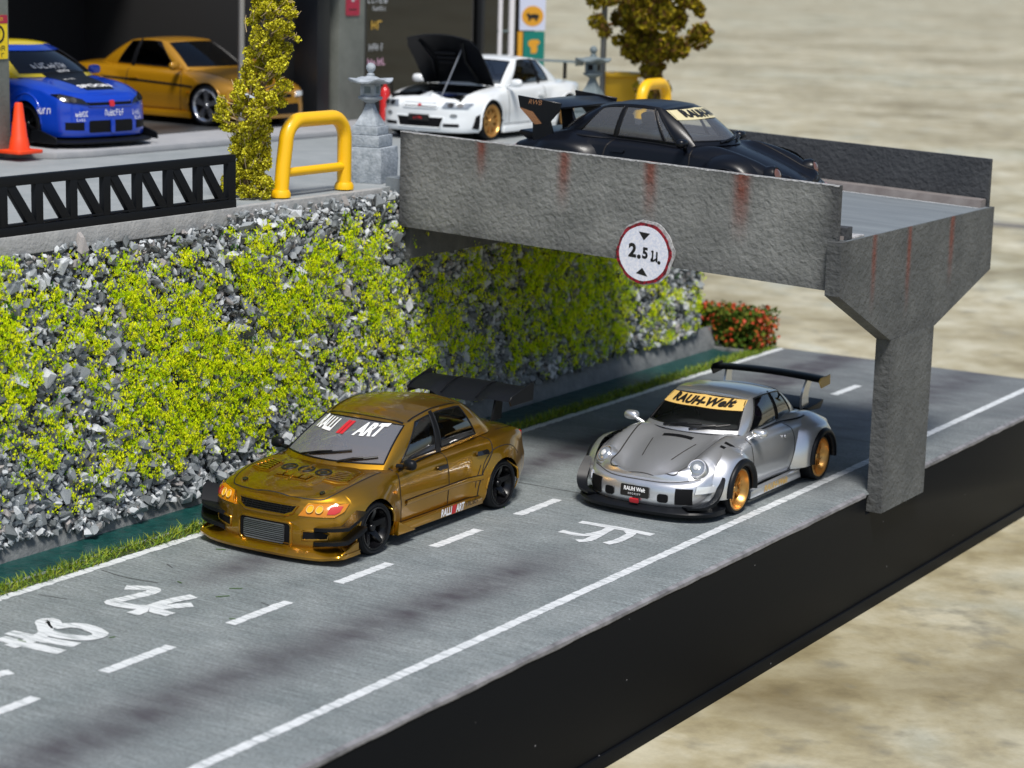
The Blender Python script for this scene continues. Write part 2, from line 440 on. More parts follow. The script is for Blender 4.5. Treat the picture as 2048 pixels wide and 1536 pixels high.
        if thick:
            N = [(v.index, v) for v in bm.verts]
            old = list(bm.faces); ov = list(bm.verts); norm = [nn[v] for v in ov]
            bm.verts.index_update(); vi = {v: k for k, v in enumerate(ov)}
            top = [bm.verts.new(v.co + n*thick) for v, n in zip(ov, norm)]
            bd = [e for e in bm.edges if len(e.link_faces) == 1]
            for f in old: bm.faces.new([top[vi[v]] for v in f.verts])
            for e in bd:
                a, b = e.verts; 
                try: bm.faces.new([a, b, top[vi[b]], top[vi[a]]])
                except ValueError: pass
            bmesh.ops.delete(bm, geom=old, context='FACES_ONLY')
        bmesh.ops.recalc_face_normals(bm, faces=bm.faces)
        me = bpy.data.meshes.new(name); bm.to_mesh(me); bm.free(); me.materials.append(MATS[m])
        if smooth: smooth_angle(me, 40)
        return link(name, me, parent or s.root)
    def text(s, name, txt, d, c, m, ang=0., off=.006, bvh=None, parent=None, flip=1, **kw):
        v, f = text_mesh(txt, **kw) if isinstance(txt, str) else txt; ca, sa = math.cos(ang), math.sin(ang)
        poly = [(c[0]+flip*(p[0]*ca-p[1]*sa), c[1]+(p[0]*sa+p[1]*ca)) for p in v]
        return s.patch(name, poly, d, m, off, bvh=bvh, cell=.12, parent=parent, faces=f, smooth=False)
    def line(s, name, pts, d, m='panel_gap', w=.015, off=.0025, n=8, bvh=None, parent=None, smooth=True, closed=False):
        P = catmull(pts, n) if smooth and len(pts) > 2 else np.array([np.array(pts[i])*(1-k/n)+np.array(pts[i+1])*(k/n) for i in range(len(pts)-1) for k in range(n)] + [pts[-1]])
        H = [s.hit(d, p[0], p[1], bvh) for p in P]; v = []; f = []
        for i in range(len(H)):
            t = (H[min(i+1, len(H)-1)][0]-H[max(i-1, 0)][0]); p, nrm = H[i]; b = t.cross(nrm)
            if b.length < 1e-9: b = Vector((0, 0, 1))
            b.normalize(); v += [p + nrm*off + b*w/2, p + nrm*(off*1.6), p + nrm*off - b*w/2]
            if i: k = 3*i; f += [(k-3, k-2, k+1, k), (k-2, k-1, k+2, k+1)]
        return link(name, mesh(name, v, f, m, True), parent or s.root)
    def rim(s, name, pts, d, m, r=.012, off=0., n=6, bvh=None, parent=None, closed=True, sm=False):
        """raised bead that follows the surface"""
        P = list(pts); Q = []
        for i in range(len(P) if closed else len(P)-1):
            a = np.array(P[i]); b = np.array(P[(i+1) % len(P)]); k = max(1, int(np.linalg.norm(b-a)/.05))
            Q += [a*(1-q/k)+b*(q/k) for q in range(k)]
        if not closed: Q.append(np.array(P[-1]))
        L = []
        for q in Q: p, nn = s.hit(d, q[0], q[1], bvh); L.append(p + nn*off)
        mb = MB(); mb.tube(L, r, n, closed=closed); return mb.build(name, m, parent or s.root, ang=60)
    def mirror(s, fn):
        for sg in (1, -1): fn(sg)
    # ---- wheels
    def wheels(s, xs, ys, zc, kinds):
        for (x, k) in zip(xs, kinds):
            y = ys[xs.index(x)]; t, r, h, ins = WHEEL[k]
            for sg in (1, -1):
                w = link('wheel', h, s.root, (x, sg*y, zc)); w.rotation_euler = (0, 0, 0 if sg > 0 else PI)
                link('tyre', t, w); link('rim', r, w)

WHEEL = {}
def make_wheel(key, R, width, rimR, style, rimmat, lipmat=None, n=5, dish=.05, tread='tyre_rubber'):
    """axis along y, outer face towards +y, hub centre at the origin; outer face at y = 0"""
    w = width; mb = MB()
    prof = [(rimR-.01, -.012), (rimR+.012, .0), (rimR+.03, .004), (R-.035, -.004), (R-.012, -.02), (R, -.05), (R, -w+.05), (R-.012, -w+.02), (R-.04, -w), (rimR, -w), (rimR-.01, -w+.02)]
    mb.lathe(prof, 44, axis='Y', caps=False)
    tyre = mb.me('tyre', tread, ang=50)
    mb = MB(); lip = [(rimR-.008, -w*.8), (rimR-.008, -.012), (rimR-.001, -.002), (rimR-.008, .004), (rimR-.022, .0), (rimR-.034, -dish*.7), (rimR-.055, -dish), (rimR-.062, -dish-.05)]
    mb.lathe(lip, 44, axis='Y', caps=False); mb.cm = 1
    hubr = .05
    def spoke(a, w0, w1, y0, y1, th, r0=hubr*.6, r1=rimR-.035, twist=0.):
        ca, sa = math.cos(a), math.sin(a); ca2, sa2 = math.cos(a+twist), math.sin(a+twist); v = []
        rs = np.linspace(0, 1, 5)
        for q in rs:
            r = r0+(r1-r0)*q; ww = (w0*(1-q)+w1*q)/2; yy = y0*(1-q)**1.5+y1*(1-(1-q)**1.5); aa = a+twist*q
            c_, s_ = math.cos(aa), math.sin(aa)
            for (dx, dy) in ((-ww, -th), (-ww*.8, 0), (ww*.8, 0), (ww, -th)): v.append((r*c_-dx*s_, yy+dy, r*s_+dx*c_))
        f = []
        for i in range(4):
            for k in range(4): f.append((i*4+k, i*4+(k+1) % 4, (i+1)*4+(k+1) % 4, (i+1)*4+k))
        f += [(0, 1, 2, 3), (19, 18, 17, 16)]; mb.raw(v, f)
    for k in range(n):
        a = PI/2 + 2*PI*k/n
        if style == 'five': spoke(a, .085, .06, -dish*.6-.02, -dish*.5, .04)
        elif style == 'split':
            spoke(a+.13, .04, .034, -dish*.8, -dish, .03); spoke(a-.13, .04, .034, -dish*.8, -dish, .03)
        elif style == 'blade': spoke(a, .11, .055, -dish-.03, -.02, .05)
        elif style == 'star': spoke(a, .07, .12, -.03, -.02, .05)
    mb.lathe([(.001, -dish*.5), (.035, -dish*.5), (.045, -dish*.5-.01), (.05, -dish*.5-.03), (.05, -dish-.08)], 18, axis='Y', caps=False)
    if style == 'split':
        for k in range(24):
            a = 2*PI*k/24; mb.box(((rimR-.047)*math.cos(a), -dish+.004, (rimR-.047)*math.sin(a)), (.012, .012, .012))
    rim = mb.me('rim', [lipmat or rimmat, rimmat], ang=40)
    mb = MB(); mb.lathe([(.001, -dish-.09), (rimR*.72, -dish-.09), (rimR*.72, -dish-.12), (.001, -dish-.12)], 28, axis='Y', caps=False)
    mb.lathe([(rimR-.02, -w*.55), (.001, -w*.55)], 24, axis='Y', caps=False)
    hub = mb.me('brake_disc', 'dark_metal', ang=40)
    WHEEL[key] = (tyre, rim, hub, None)
# ------------------------------------------------------------------ shared materials
mat('black_plastic', (.006, .006, .007), .5, spec=.15)
mat('black_trim', (.006, .006, .007), .35, spec=.3)
mat('black_gloss', (.008, .008, .009), .12, coat=.6)
mat('panel_gap', (.012, .009, .006), .6)
mat('tyre_rubber', (.008, .009, .011), .6, spec=.25, bump=(60, .15, .01))
mat('dark_metal', (.03, .03, .033), .4, metal=.8)
mat('chrome', (.75, .76, .78), .12, metal=1)
mat('grey_metal', (.42, .43, .44), .32, metal=.9, bump=(50, .1, .01))
mat('decal_white', (.82, .82, .82), .4)
mat('decal_red', (.55, .02, .03), .4)
mat('decal_black', (.012, .011, .01), .4)
mat('decal_gold', (.62, .40, .12), .4)
mat('banner_gold', (.72, .47, .14), .45)
mat('amber_lens', (.55, .19, .003), .12, coat=.5)
mat('amber_deep', (.5, .10, .005), .08, coat=1)
mat('red_lens', (.5, .015, .01), .1, coat=1)
mat('clear_lens', (.75, .78, .8), .06, metal=.25, coat=1)
mat('lamp_yellow', (.80, .42, .01), .12, coat=.5)
mat('lamp_white', (.62, .63, .63), .15, coat=1)
mat('interior_dark', (.02, .019, .021), .7)
mat('seat_cloth', (.035, .03, .045), .8)
mat('seat_purple', (.10, .04, .14), .7)
glass_mat('glass', (.58, .60, .61), 1., .02, 2.3); glass_mat('glass_bright', (.6, .62, .63), 1., .03, 3.3); glass_mat('glass_clear', (.78, .8, .81), 1., .02, 1.6); glass_mat('glass_smoke', (.12, .125, .13))

def paint(name, col, rough=.28, metal=.75, coat=1., flake=(380, .10), edge=None):
    m = mat(name, col, rough, metal, coat)
    n = m.node_tree.nodes; L = m.node_tree.links; b = n['Principled BSDF']
    tc = n.new('ShaderNodeTexCoord'); v = n.new('ShaderNodeTexVoronoi'); v.inputs['Scale'].default_value = flake[0]
    L.new(tc.outputs['Object'], v.inputs['Vector'])
    mx = n.new('ShaderNodeMix'); mx.data_type = 'RGBA'; mx.inputs['Factor'].default_value = flake[1]
    hs = n.new('ShaderNodeHueSaturation'); hs.inputs['Saturation'].default_value = 0; L.new(v.outputs['Color'], hs.inputs['Color'])
    mx.inputs[6].default_value = (*col, 1); mx.blend_type = 'OVERLAY'; L.new(hs.outputs[0], mx.inputs[7]); L.new(mx.outputs[2], b.inputs['Base Color'])
    return m
paint('paint_gold', (.47, .235, .006), .33, .92, 1., (380, .05))
paint('paint_silver', (.64, .65, .67), .30, .8, .9, (420, .3))
paint('paint_satin_black', (.004, .005, .008), .32, .0, .05, (300, .02)); MATS['paint_satin_black'].node_tree.nodes['Principled BSDF'].inputs['Specular IOR Level'].default_value = .25
paint('paint_white', (.80, .83, .84), .3, 0., .8, (300, .01))
paint('paint_yellow', (.42, .20, .005), .3, .25, .8, (300, .05))
paint('paint_blue', (.002, .045, .46), .3, .1, .9, (300, .05))
mat('paint_lemon', (.72, .55, .01), .3, coat=.8)
mat('carbon_black', (.005, .006, .008), .42, spec=.25)
mat('wheel_gold', (.62, .34, .10), .28, metal=.75)
mat('wheel_black', (.004, .004, .005), .25, spec=.35)
mat('wheel_silver', (.62, .64, .67), .22, metal=.95)
mat('wheel_copper', (.60, .30, .17), .25, metal=.9)
mat('headlamp_glass', (.36, .39, .42), .12, metal=.5, coat=.6)
mat('headlamp_dark', (.20, .09, .06), .10, metal=.4, coat=1)
mat('banner_pale', (.62, .55, .33), .5)
mat('engine_blue', (.02, .035, .12), .35, metal=.5)
mat('wing_grey', (.12, .15, .15), .4)

def milky_glass(name, amt, col):
    m = MATS[name] = bpy.data.materials.new(name); m.use_nodes = True; n = m.node_tree.nodes; L = m.node_tree.links; n.remove(n['Principled BSDF'])
    tr = n.new('ShaderNodeBsdfTransparent'); tr.inputs[0].default_value = (.85, .87, .88, 1); df = n.new('ShaderNodeBsdfDiffuse'); df.inputs[0].default_value = (*col, 1)
    gl = n.new('ShaderNodeBsdfGlossy'); gl.inputs['Roughness'].default_value = .05; a = n.new('ShaderNodeMixShader'); a.inputs[0].default_value = amt; L.new(tr.outputs[0], a.inputs[1]); L.new(df.outputs[0], a.inputs[2])
    fr = n.new('ShaderNodeFresnel'); fr.inputs[0].default_value = 1.7; b = n.new('ShaderNodeMixShader'); L.new(fr.outputs[0], b.inputs[0]); L.new(a.outputs[0], b.inputs[1]); L.new(gl.outputs[0], b.inputs[2]); L.new(b.outputs[0], n['Material Output'].inputs[0])
milky_glass('glass_milky', .09, (.72, .74, .78)); milky_glass('glass_sky_sheen', .17, (.74, .76, .84))  # gold windscreen: pale diffuse share stands in for the bright sky reflection
# ================================================================== the setting
def vnoise(x, y, seed=0):
    x = np.asarray(x, float); y = np.asarray(y, float); xi = np.floor(x).astype(int); yi = np.floor(y).astype(int); xf = x-xi; yf = y-yi
    h = lambda a, b: (np.sin((a*127.1+b*311.7+seed*74.7))*43758.5453) % 1.0
    u = xf*xf*(3-2*xf); v = yf*yf*(3-2*yf)
    return (h(xi, yi)*(1-u)+h(xi+1, yi)*u)*(1-v) + (h(xi, yi+1)*(1-u)+h(xi+1, yi+1)*u)*v
def fbm(x, y, seed=0, o=4):
    r = 0; a = .5; s = 1.
    for k in range(o): r = r + a*vnoise(x*s, y*s, seed+k*13); a *= .5; s *= 2.03
    return r/(1-.5**o)

# --- table the model stands on: blotchy polished cement
m = mat('cement_floor', (.45, .42, .36), .55)
def cement():
    n = m.node_tree.nodes; L = m.node_tree.links; b = n['Principled BSDF']; tc = n.new('ShaderNodeTexCoord')
    def noise(sc, det, rough=.6, dist=0.):
        x = n.new('ShaderNodeTexNoise'); x.inputs['Scale'].default_value = sc; x.inputs['Detail'].default_value = det; x.inputs['Roughness'].default_value = rough; x.inputs['Distortion'].default_value = dist
        L.new(tc.outputs['Object'], x.inputs['Vector']); return x.outputs[0]
    def ramp(fac, stops):
        r = n.new('ShaderNodeValToRGB'); L.new(fac, r.inputs[0]); e = r.color_ramp.elements
        e[0].position, e[0].color = stops[0][0], (*stops[0][1], 1); e[1].position, e[1].color = stops[-1][0], (*stops[-1][1], 1)
        for p, c in stops[1:-1]: q = e.new(p); q.color = (*c, 1)
        return r.outputs[0]
    def mix(a, bb, f, mode='MIX'):
        x = n.new('ShaderNodeMix'); x.data_type = 'RGBA'; x.blend_type = mode; L.new(a, x.inputs[6]); L.new(bb, x.inputs[7])
        if isinstance(f, float): x.inputs[0].default_value = f
        else: L.new(f, x.inputs[0])
        return x.outputs[2]
    base = ramp(noise(.35, 3, .55, 0.), [(.30, (.19, .165, .11)), (.45, (.28, .255, .185)), (.60, (.36, .34, .275)), (.75, (.26, .275, .255))])
    blot = ramp(noise(1.15, 6, .62, 0.), [(.25, (.30, .25, .16)), (.42, (.60, .55, .42)), (.62, (.85, .84, .80))])
    c = mix(base, blot, .65, 'OVERLAY')
    fine = ramp(noise(9., 6, .75), [(.3, (.38, .38, .38)), (.7, (.62, .62, .62))]); c = mix(c, fine, .35, 'OVERLAY')
    dark = ramp(noise(1.5, 4, .55, 0.), [(.57, (0, 0, 0)), (.74, (.75, .75, .75))]); d2 = n.new('ShaderNodeRGB'); d2.outputs[0].default_value = (.20, .19, .155, 1)
    c = mix(c, d2.outputs[0], dark)
    big = ramp(noise(.05, 2, .5, .3), [(.36, (.40, .39, .34)), (.52, (.58, .58, .56)), (.66, (.46, .50, .51))]); c = mix(c, big, .85, 'OVERLAY')
    L.new(c, b.inputs['Base Color'])
cement()
fl = MB(); fl.raw([(-600, -200, -1.6), (300, -200, -1.6), (300, 900, -1.6), (-600, 900, -1.6)], [(0, 1, 2, 3)])
tag(fl.build('floor', 'cement_floor'), kind='structure')
mat('joint_filler', (.16, .15, .13), .8)
jt = MB(); jt.bb(-90, 60, 48.2, 49.6, -1.6, -1.594); tag(jt.build('floor_joint', 'joint_filler'), kind='structure')

# --- black plinth
mat('plinth_black', (.005, .006, .008), .5, spec=.06, bump=(14, .06, .01))
def specks():
    m = MATS['plinth_black']; n = m.node_tree.nodes; L = m.node_tree.links; tc = n.new('ShaderNodeTexCoord'); v = n.new('ShaderNodeTexVoronoi'); v.inputs['Scale'].default_value = 2.6; L.new(tc.outputs['Object'], v.inputs['Vector'])
    r = n.new('ShaderNodeValToRGB'); e = r.color_ramp.elements; e[0].position = .022; e[1].position = .03; e[0].color = (.22, .22, .23, 1); e[1].color = (.005, .006, .008, 1)
    L.new(v.outputs['Distance'], r.inputs[0]); L.new(r.outputs[0], n['Principled BSDF'].inputs['Base Color'])
specks()
pl = MB()
pl.bb(-16, 2.72, -9, 15.1, -1.44, -.03)
pl.prism([(-9, -1.44), (15.1, -1.44), (15.1, -.03), (7.9, -.03), (7.9, -.285), (6.2, -.285), (6.2, -.03), (-9, -.03)], 2.72, 2.95, ((0, 0, 0), (0, 1, 0), (0, 0, 1), (1, 0, 0)))
pl.bb(-16, 2.975, -9, 15.13, -1.6, -1.44)
tag(pl.build('plinth', 'plinth_black', bevel=.012, seg=2), 'black painted wooden plinth carrying the road and the bridge column', 'plinth')

# --- road slab
def road_material():
    m = mat('road_concrete', (.30, .325, .335), .8)
    n = m.node_tree.nodes; L = m.node_tree.links; b = n['Principled BSDF']; tc = n.new('ShaderNodeTexCoord')
    def noise(sc, det, stretch=(1, 1, 1), rough=.6):
        mp = n.new('ShaderNodeMapping'); mp.inputs['Scale'].default_value = stretch; L.new(tc.outputs['Object'], mp.inputs[0])
        x = n.new('ShaderNodeTexNoise'); x.inputs['Scale'].default_value = sc; x.inputs['Detail'].default_value = det; x.inputs['Roughness'].default_value = rough; L.new(mp.outputs[0], x.inputs['Vector']); return x.outputs[0]
    def ramp(f, a, bb, c0, c1):
        r = n.new('ShaderNodeValToRGB'); L.new(f, r.inputs[0]); e = r.color_ramp.elements; e[0].position = a; e[1].position = bb; e[0].color = (*c0, 1); e[1].color = (*c1, 1); return r.outputs[0]
    def mix(a, bb, f, mode='MIX'):
        x = n.new('ShaderNodeMix'); x.data_type = 'RGBA'; x.blend_type = mode; L.new(a, x.inputs[6]); L.new(bb, x.inputs[7])
        if isinstance(f, float): x.inputs[0].default_value = f
        else: L.new(f, x.inputs[0])
        return x.outputs[2]
    base = ramp(noise(1.1, 6), .35, .65, (.178, .205, .211), (.248, .275, .279))
    speck = ramp(noise(30, 4, rough=.8), .36, .64, (.26, .26, .26), (.72, .72, .72))
    c = mix(base, speck, .75, 'OVERLAY')
    streak = ramp(noise(11, 5, (.18, 3.2, 1), .75), .38, .66, (.22, .22, .22), (.66, .66, .66))
    c = mix(c, streak, .6, 'OVERLAY')
    # rubbered-in wheel tracks: brushed dark bands along the lanes, plus shade painted into the road
    at = n.new('ShaderNodeAttribute'); at.attribute_name = 'wear_and_shade'
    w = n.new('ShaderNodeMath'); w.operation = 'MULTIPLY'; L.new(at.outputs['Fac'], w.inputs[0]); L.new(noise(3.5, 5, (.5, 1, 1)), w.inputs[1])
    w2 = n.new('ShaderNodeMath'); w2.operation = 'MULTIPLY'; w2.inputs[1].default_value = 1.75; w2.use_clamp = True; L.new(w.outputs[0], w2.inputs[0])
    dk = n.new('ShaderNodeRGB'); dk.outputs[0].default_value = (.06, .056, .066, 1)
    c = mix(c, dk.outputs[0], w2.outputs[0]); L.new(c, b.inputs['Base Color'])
    bp = n.new('ShaderNodeBump'); bp.inputs['Strength'].default_value = .35; bp.inputs['Distance'].default_value = .02
    L.new(noise(16, 5, (.22, 3.0, 1), .7), bp.inputs['Height']); L.new(bp.outputs[0], b.inputs['Normal'])
road_material()
xs = np.linspace(-2.75, 2.86, 75); ys = np.linspace(-9, 15.1, 180)
V = []; F = []
for j, y in enumerate(ys):
    for i, x in enumerate(xs): V.append((x, y, 0.))
nx = len(xs)
F = [(j*nx+i, j*nx+i+1, (j+1)*nx+i+1, (j+1)*nx+i) for j in range(len(ys)-1) for i in range(nx-1)]
e0 = len(V)
# rolled outer edge and slab underside
for j, y in enumerate(ys): V += [(2.905, y, -.012), (2.935, y, -.035+.01*math.sin(j*1.7))]
for j in range(len(ys)-1):
    F.append((j*nx+nx-1, e0+2*j, e0+2*j+2, (j+1)*nx+nx-1)); F.append((e0+2*j, e0+2*j+1, e0+2*j+3, e0+2*j+2))
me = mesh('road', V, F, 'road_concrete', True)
P = np.array(V); yy = P[:, 1]; xx = P[:, 0]
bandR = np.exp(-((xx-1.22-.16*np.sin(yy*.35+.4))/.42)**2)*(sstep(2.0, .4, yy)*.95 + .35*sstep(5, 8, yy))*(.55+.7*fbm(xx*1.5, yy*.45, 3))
bandL = np.exp(-((xx+1.2)/.28)**2)*sstep(-2.4, -1.2, yy)*.8 + np.exp(-((xx+1.3)/.35)**2)*.35*sstep(4, 6, yy)  # left lane band, carrying the painted shadow ahead of the gold car
bridge_shade = .3*sstep(4.8, 6.0, yy)*sstep(12, 9, yy)*(.4+.8*fbm(xx*.6, yy*.6, 9))  # shade beneath the bridge, painted across the road as darker colour
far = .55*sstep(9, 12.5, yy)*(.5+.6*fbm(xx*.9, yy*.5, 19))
at = me.attributes.new('wear_and_shade', 'FLOAT', 'POINT'); at.data.foreach_set('value', np.clip(bandR+bandL+bridge_shade+far, 0, 1).astype(np.float32))
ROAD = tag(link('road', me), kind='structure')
# chipped paint edge between slab and plinth
mat('chipped_edge', (.08, .08, .085), .7, var=(3.2, (.30, .295, .31), .22, (1, 1.2, 2)))
ed = MB(); ns = 260
for (y0, y1) in ((-9, 6.16), (7.94, 15.1)):
    yv = np.linspace(y0, y1, ns); v = []
    for k, y in enumerate(yv):
        j = float(fbm(y*3, 0, 5))*.03
        v += [(2.915, y, .004), (2.960, y, -.012), (2.962, y, -.035-j*.8), (2.954, y, -.045-j*.8)]
    ed.raw(v, [(k*4+q, k*4+q+1, k*4+q+5, k*4+q+4) for k in range(ns-1) for q in range(3)])
ed.build('road_edge', 'chipped_edge', ROAD)
# --- paint
def paint_white():
    m = mat('road_paint', (.74, .76, .77), .7); n = m.node_tree.nodes; L = m.node_tree.links; b = n['Principled BSDF']
    tc = n.new('ShaderNodeTexCoord'); mp = n.new('ShaderNodeMapping'); mp.inputs['Scale'].default_value = (.25, 3.4, 1); L.new(tc.outputs['Object'], mp.inputs[0])
    x = n.new('ShaderNodeTexNoise'); x.inputs['Scale'].default_value = 10; x.inputs['Detail'].default_value = 5; x.inputs['Roughness'].default_value = .7; L.new(mp.outputs[0], x.inputs['Vector'])
    r = n.new('ShaderNodeValToRGB'); e = r.color_ramp.elements; e[0].position = .40; e[1].position = .50; e[0].color = (.32, .35, .36, 1); e[1].color = (.66, .685, .70, 1)
    L.new(x.outputs[0], r.inputs[0]); L.new(r.outputs[0], b.inputs['Base Color'])
paint_white()
def strip(name, x0, x1, y0, y1, rough=.008, step=.05, parent=ROAD, z=.004, cant=0.):
    n = max(2, int((y1-y0)/step)); v = []
    for k in range(n+1):
        y = y0+(y1-y0)*k/n; a = (random.random()-.5)*2*rough; b = (random.random()-.5)*2*rough
        v += [(x0+a, y, z), (x1+b, y+cant, z)]
    return link(name, mesh(name, v, [(2*k, 2*k+1, 2*k+3, 2*k+2) for k in range(n)], 'road_paint'), parent)
strip('edge_line', 2.20, 2.32, -9, 15.05); strip('edge_line', -2.47, -2.34, -9, 15.05, .014)
for y0 in (-8.3, -6.5, -4.68, -2.86, -1.06, .73, 2.53, 4.35, 6.2, 8.05, 9.95, 11.82, 13.7): strip('lane_dash', -.055, .075, y0, y0+.95, .009, .04)
def stroke(name, pts, w):
    P = catmull(pts, 7) if len(pts) > 2 else np.array(pts); v = []; n = len(P)
    for i in range(n):
        t = P[min(i+1, n-1)]-P[max(i-1, 0)]; t = t/np.linalg.norm(t); q = np.array([-t[1], t[0]])*w/2*(1+.15*(random.random()-.5))
        e = (-t*w*.2 if i == 0 else t*w*.2 if i == n-1 else 0)
        a = P[i]+q+e; b = P[i]-q+e; v += [(a[0], a[1], .0), (b[0], b[1], .0)]
    return v, [(2*k, 2*k+1, 2*k+3, 2*k+2) for k in range(n-1)]
GL = [[[(-1.63, -2.52), (-1.45, -2.41), (-1.34, -2.45), (-1.34, -2.61), (-1.43, -2.99)], [(-1.43, -2.99), (-1.34, -3.03), (-.99, -2.93), (-.72, -2.61)], [(-.99, -2.93), (-.97, -2.64), (-.89, -2.38)], [(-.97, -3.17), (-.94, -2.98), (-.68, -2.98)]],
      [[(-1.5, -4.34), (-1.25, -4.33), (-.76, -4.25)], [(-1.44, -4.52), (-1.12, -4.52), (-.72, -4.49)], [(-1.2, -4.63), (-1.18, -4.4), (-1.25, -4.13), (-1.5, -3.91), (-1.46, -3.83), (-1.27, -3.94)], [(-1.27, -3.94), (-1.19, -3.82), (-1.03, -3.78), (-.78, -3.86), (-.79, -4.03), (-1.03, -4.13), (-1.2, -4.13)]],
      [[(-1.5, -5.6), (-1.1, -5.5), (-.75, -5.39), (-.71, -5.28), (-.68, -5.2)], [(-1.4, -6.), (-.7, -5.9)]],
      [[(.8, 2.71), (1.24, 2.73), (1.73, 2.72)], [(.83, 2.2), (1.11, 2.21), (1.22, 2.47), (1.21, 2.67)], [(1.2, 1.96), (1.27, 2.08), (1.23, 2.51)], [(1.52, 2.06), (1.56, 2.24), (1.54, 2.57), (1.47, 2.66)]]]
for gi, G in enumerate(GL):
    mb = MB()
    for k, s_ in enumerate(G):
        v, f = stroke('x', s_, .15 if gi < 3 else .115); mb.raw([(p[0], p[1], .004+.0012*k) for p in v], f)
    mb.build('road_lettering', 'road_paint', ROAD, smooth=False)
mat('crack_dark', (.05, .05, .05), .9)
for P in ([(2.2, 9.02), (1.2, 9.0), (.2, 9.05), (-2.6, 9.03)], [(-2.3, -2.2), (-1.9, -2.25), (-1.5, -2.2)], [(-2.2, -3.25), (-1.85, -3.2)], [(-1.9, -1.6), (-1.75, -1.68)], [(-.2, -2.1), (0, -2.15)], [(-2.6, 3.9), (-1, 3.93), (2.1, 3.9)]):
    v, f = stroke('x', P, .012); MB().raw([(p[0], p[1], .0035) for p in v], f).build('crack', 'crack_dark', ROAD, smooth=False)

# --- verge, ditch and kerb at the foot of the wall
mat('soil', (.035, .05, .02), .9, var=(12, (.07, .09, .03), .15)); mat('ditch_wet', (.004, .035, .034), .3, var=(5, (.012, .075, .068), .2), bump=(9, .5, .05))
mat('kerb_concrete', (.11, .12, .125), .85, var=(4, (.22, .23, .23), .2), bump=(18, .5, .03))
vg = MB(); vg.raw([(-2.68, -9, .002), (-2.68, 15.1, .002), (-2.47, 15.1, .006), (-2.47, -9, .006), (-2.74, -9, -.12), (-2.74, 15.1, -.12)], [(0, 1, 2, 3), (4, 5, 1, 0)]); tag(vg.build('verge', 'soil'), kind='structure')
dv = []; ys = np.linspace(-9, 15.1, 200)
for k, y in enumerate(ys):
    b = .012*math.sin(k*2.1)
    dv += [(-2.70, y, -.012), (-2.92, y, -.018+b*.5), (-3.15, y, -.016-b*.5), (-3.34, y, .004)]
tag(link('ditch', mesh('ditch', dv, [(k*4+q, k*4+q+1, k*4+q+5, k*4+q+4) for k in range(199) for q in range(3)], 'ditch_wet', True)), kind='structure')
kv = []
for k, y in enumerate(ys):
    b = .02*float(fbm(y*2, 1, 3)); kv += [(-3.30, y, -.12), (-3.31, y, .0+b), (-3.37, y, .20+b*2), (-3.46, y, .36+b)]
tag(link('kerb', mesh('kerb', kv, [(k*4+q, k*4+q+1, k*4+q+5, k*4+q+4) for k in range(199) for q in range(3)], 'kerb_concrete', True)), kind='structure')
# grass blades
mat('grass_a', (.14, .24, .008), .6); mat('grass_b', (.26, .32, .015), .6); mat('grass_c', (.05, .12, .01), .6)
gv = []; gf = []; gm = []
for k in range(9000):
    y = random.uniform(-6.5, 15.0); u = random.random()
    x = -2.76 + .31*u + .05*(float(vnoise(y*2.2, 0, 4))-.5); h = random.uniform(.035, .115)*(1.15-.5*u); a = random.uniform(0, 2*PI); w = .007
    lx = random.gauss(.015, .05); ly = random.gauss(0, .05); z0 = -.03 if x < -2.68 else .0; o = len(gv)
    dx, dy = w*math.cos(a), w*math.sin(a)
    gv += [(x-dx, y-dy, z0), (x+dx, y+dy, z0), (x+lx*.5+dx*.7, y+ly*.5+dy*.7, z0+h*.6), (x+lx*.5-dx*.7, y+ly*.5-dy*.7, z0+h*.6), (x+lx*1.3, y+ly*1.3, z0+h)]
    gf += [(o, o+1, o+2, o+3), (o+3, o+2, o+4)]; q = random.choice((0, 0, 1, 1, 2)); gm += [q, q]
tag(link('grass', mesh('grass', gv, gf, ['grass_a', 'grass_b', 'grass_c'], mi=gm)), 'strip of short green grass along the left edge of the road', 'grass', kind='stuff')
bl = MB()
for k in range(14):
    x = random.uniform(-2.2, .3); y = random.uniform(-4.5, 3.0); a = random.gauss(0, .6); l = random.uniform(.06, .16)
    bl.box((x, y, .008), (l, .008, .006), Matrix.Rotation(a, 3, 'Z'))
tag(bl.build('grass_clippings', 'grass_c'), 'scattered dry grass clippings lying on the road', 'grass', kind='stuff')

# --- upper ground
mat('pavement_grey', (.24, .265, .27), .8, var=(1.3, (.32, .34, .345), .18), bump=(25, .4, .03))
mat('pad_concrete', (.29, .30, .315), .75, var=(2, (.38, .38, .385), .2), bump=(30, .2, .02))
mat('pad_edge', (.22, .17, .14), .85, var=(3, (.34, .30, .27), .2)); mat('garage_floor', (.045, .048, .05), .4, var=(1, (.07, .072, .075), .2))
up = MB(); up.bb(-16, -3.52, -9, 13.8, -1.42, 3.50); up.bb(-16, -5.2, 13.8, 16.5, -1.42, 3.50); up.bb(-16.3, -8.2, 16.5, 19.7, -1.6, 3.498)
tag(up.build('upper_pavement', 'pavement_grey', bevel=.01), kind='structure')
pd = MB(); pd.prism([(-15.9, 3.9), (-9.75, 3.9), (-9.1, 4.3), (-8.95, 4.9), (-8.7, 12.6), (-8.9, 13.2), (-10.4, 13.4), (-10.4, 16.4), (-15.9, 16.4)], 3.502, 3.60, ((0, 0, 0), (1, 0, 0), (0, 1, 0), (0, 0, 1)))
PAD = tag(pd.build('garage_pad', 'pad_concrete', bevel=.02), kind='structure')
MB().bb(-15.8, -10.15, 4.1, 13.3, 3.604, 3.608).build('garage_floor', 'garage_floor', PAD)

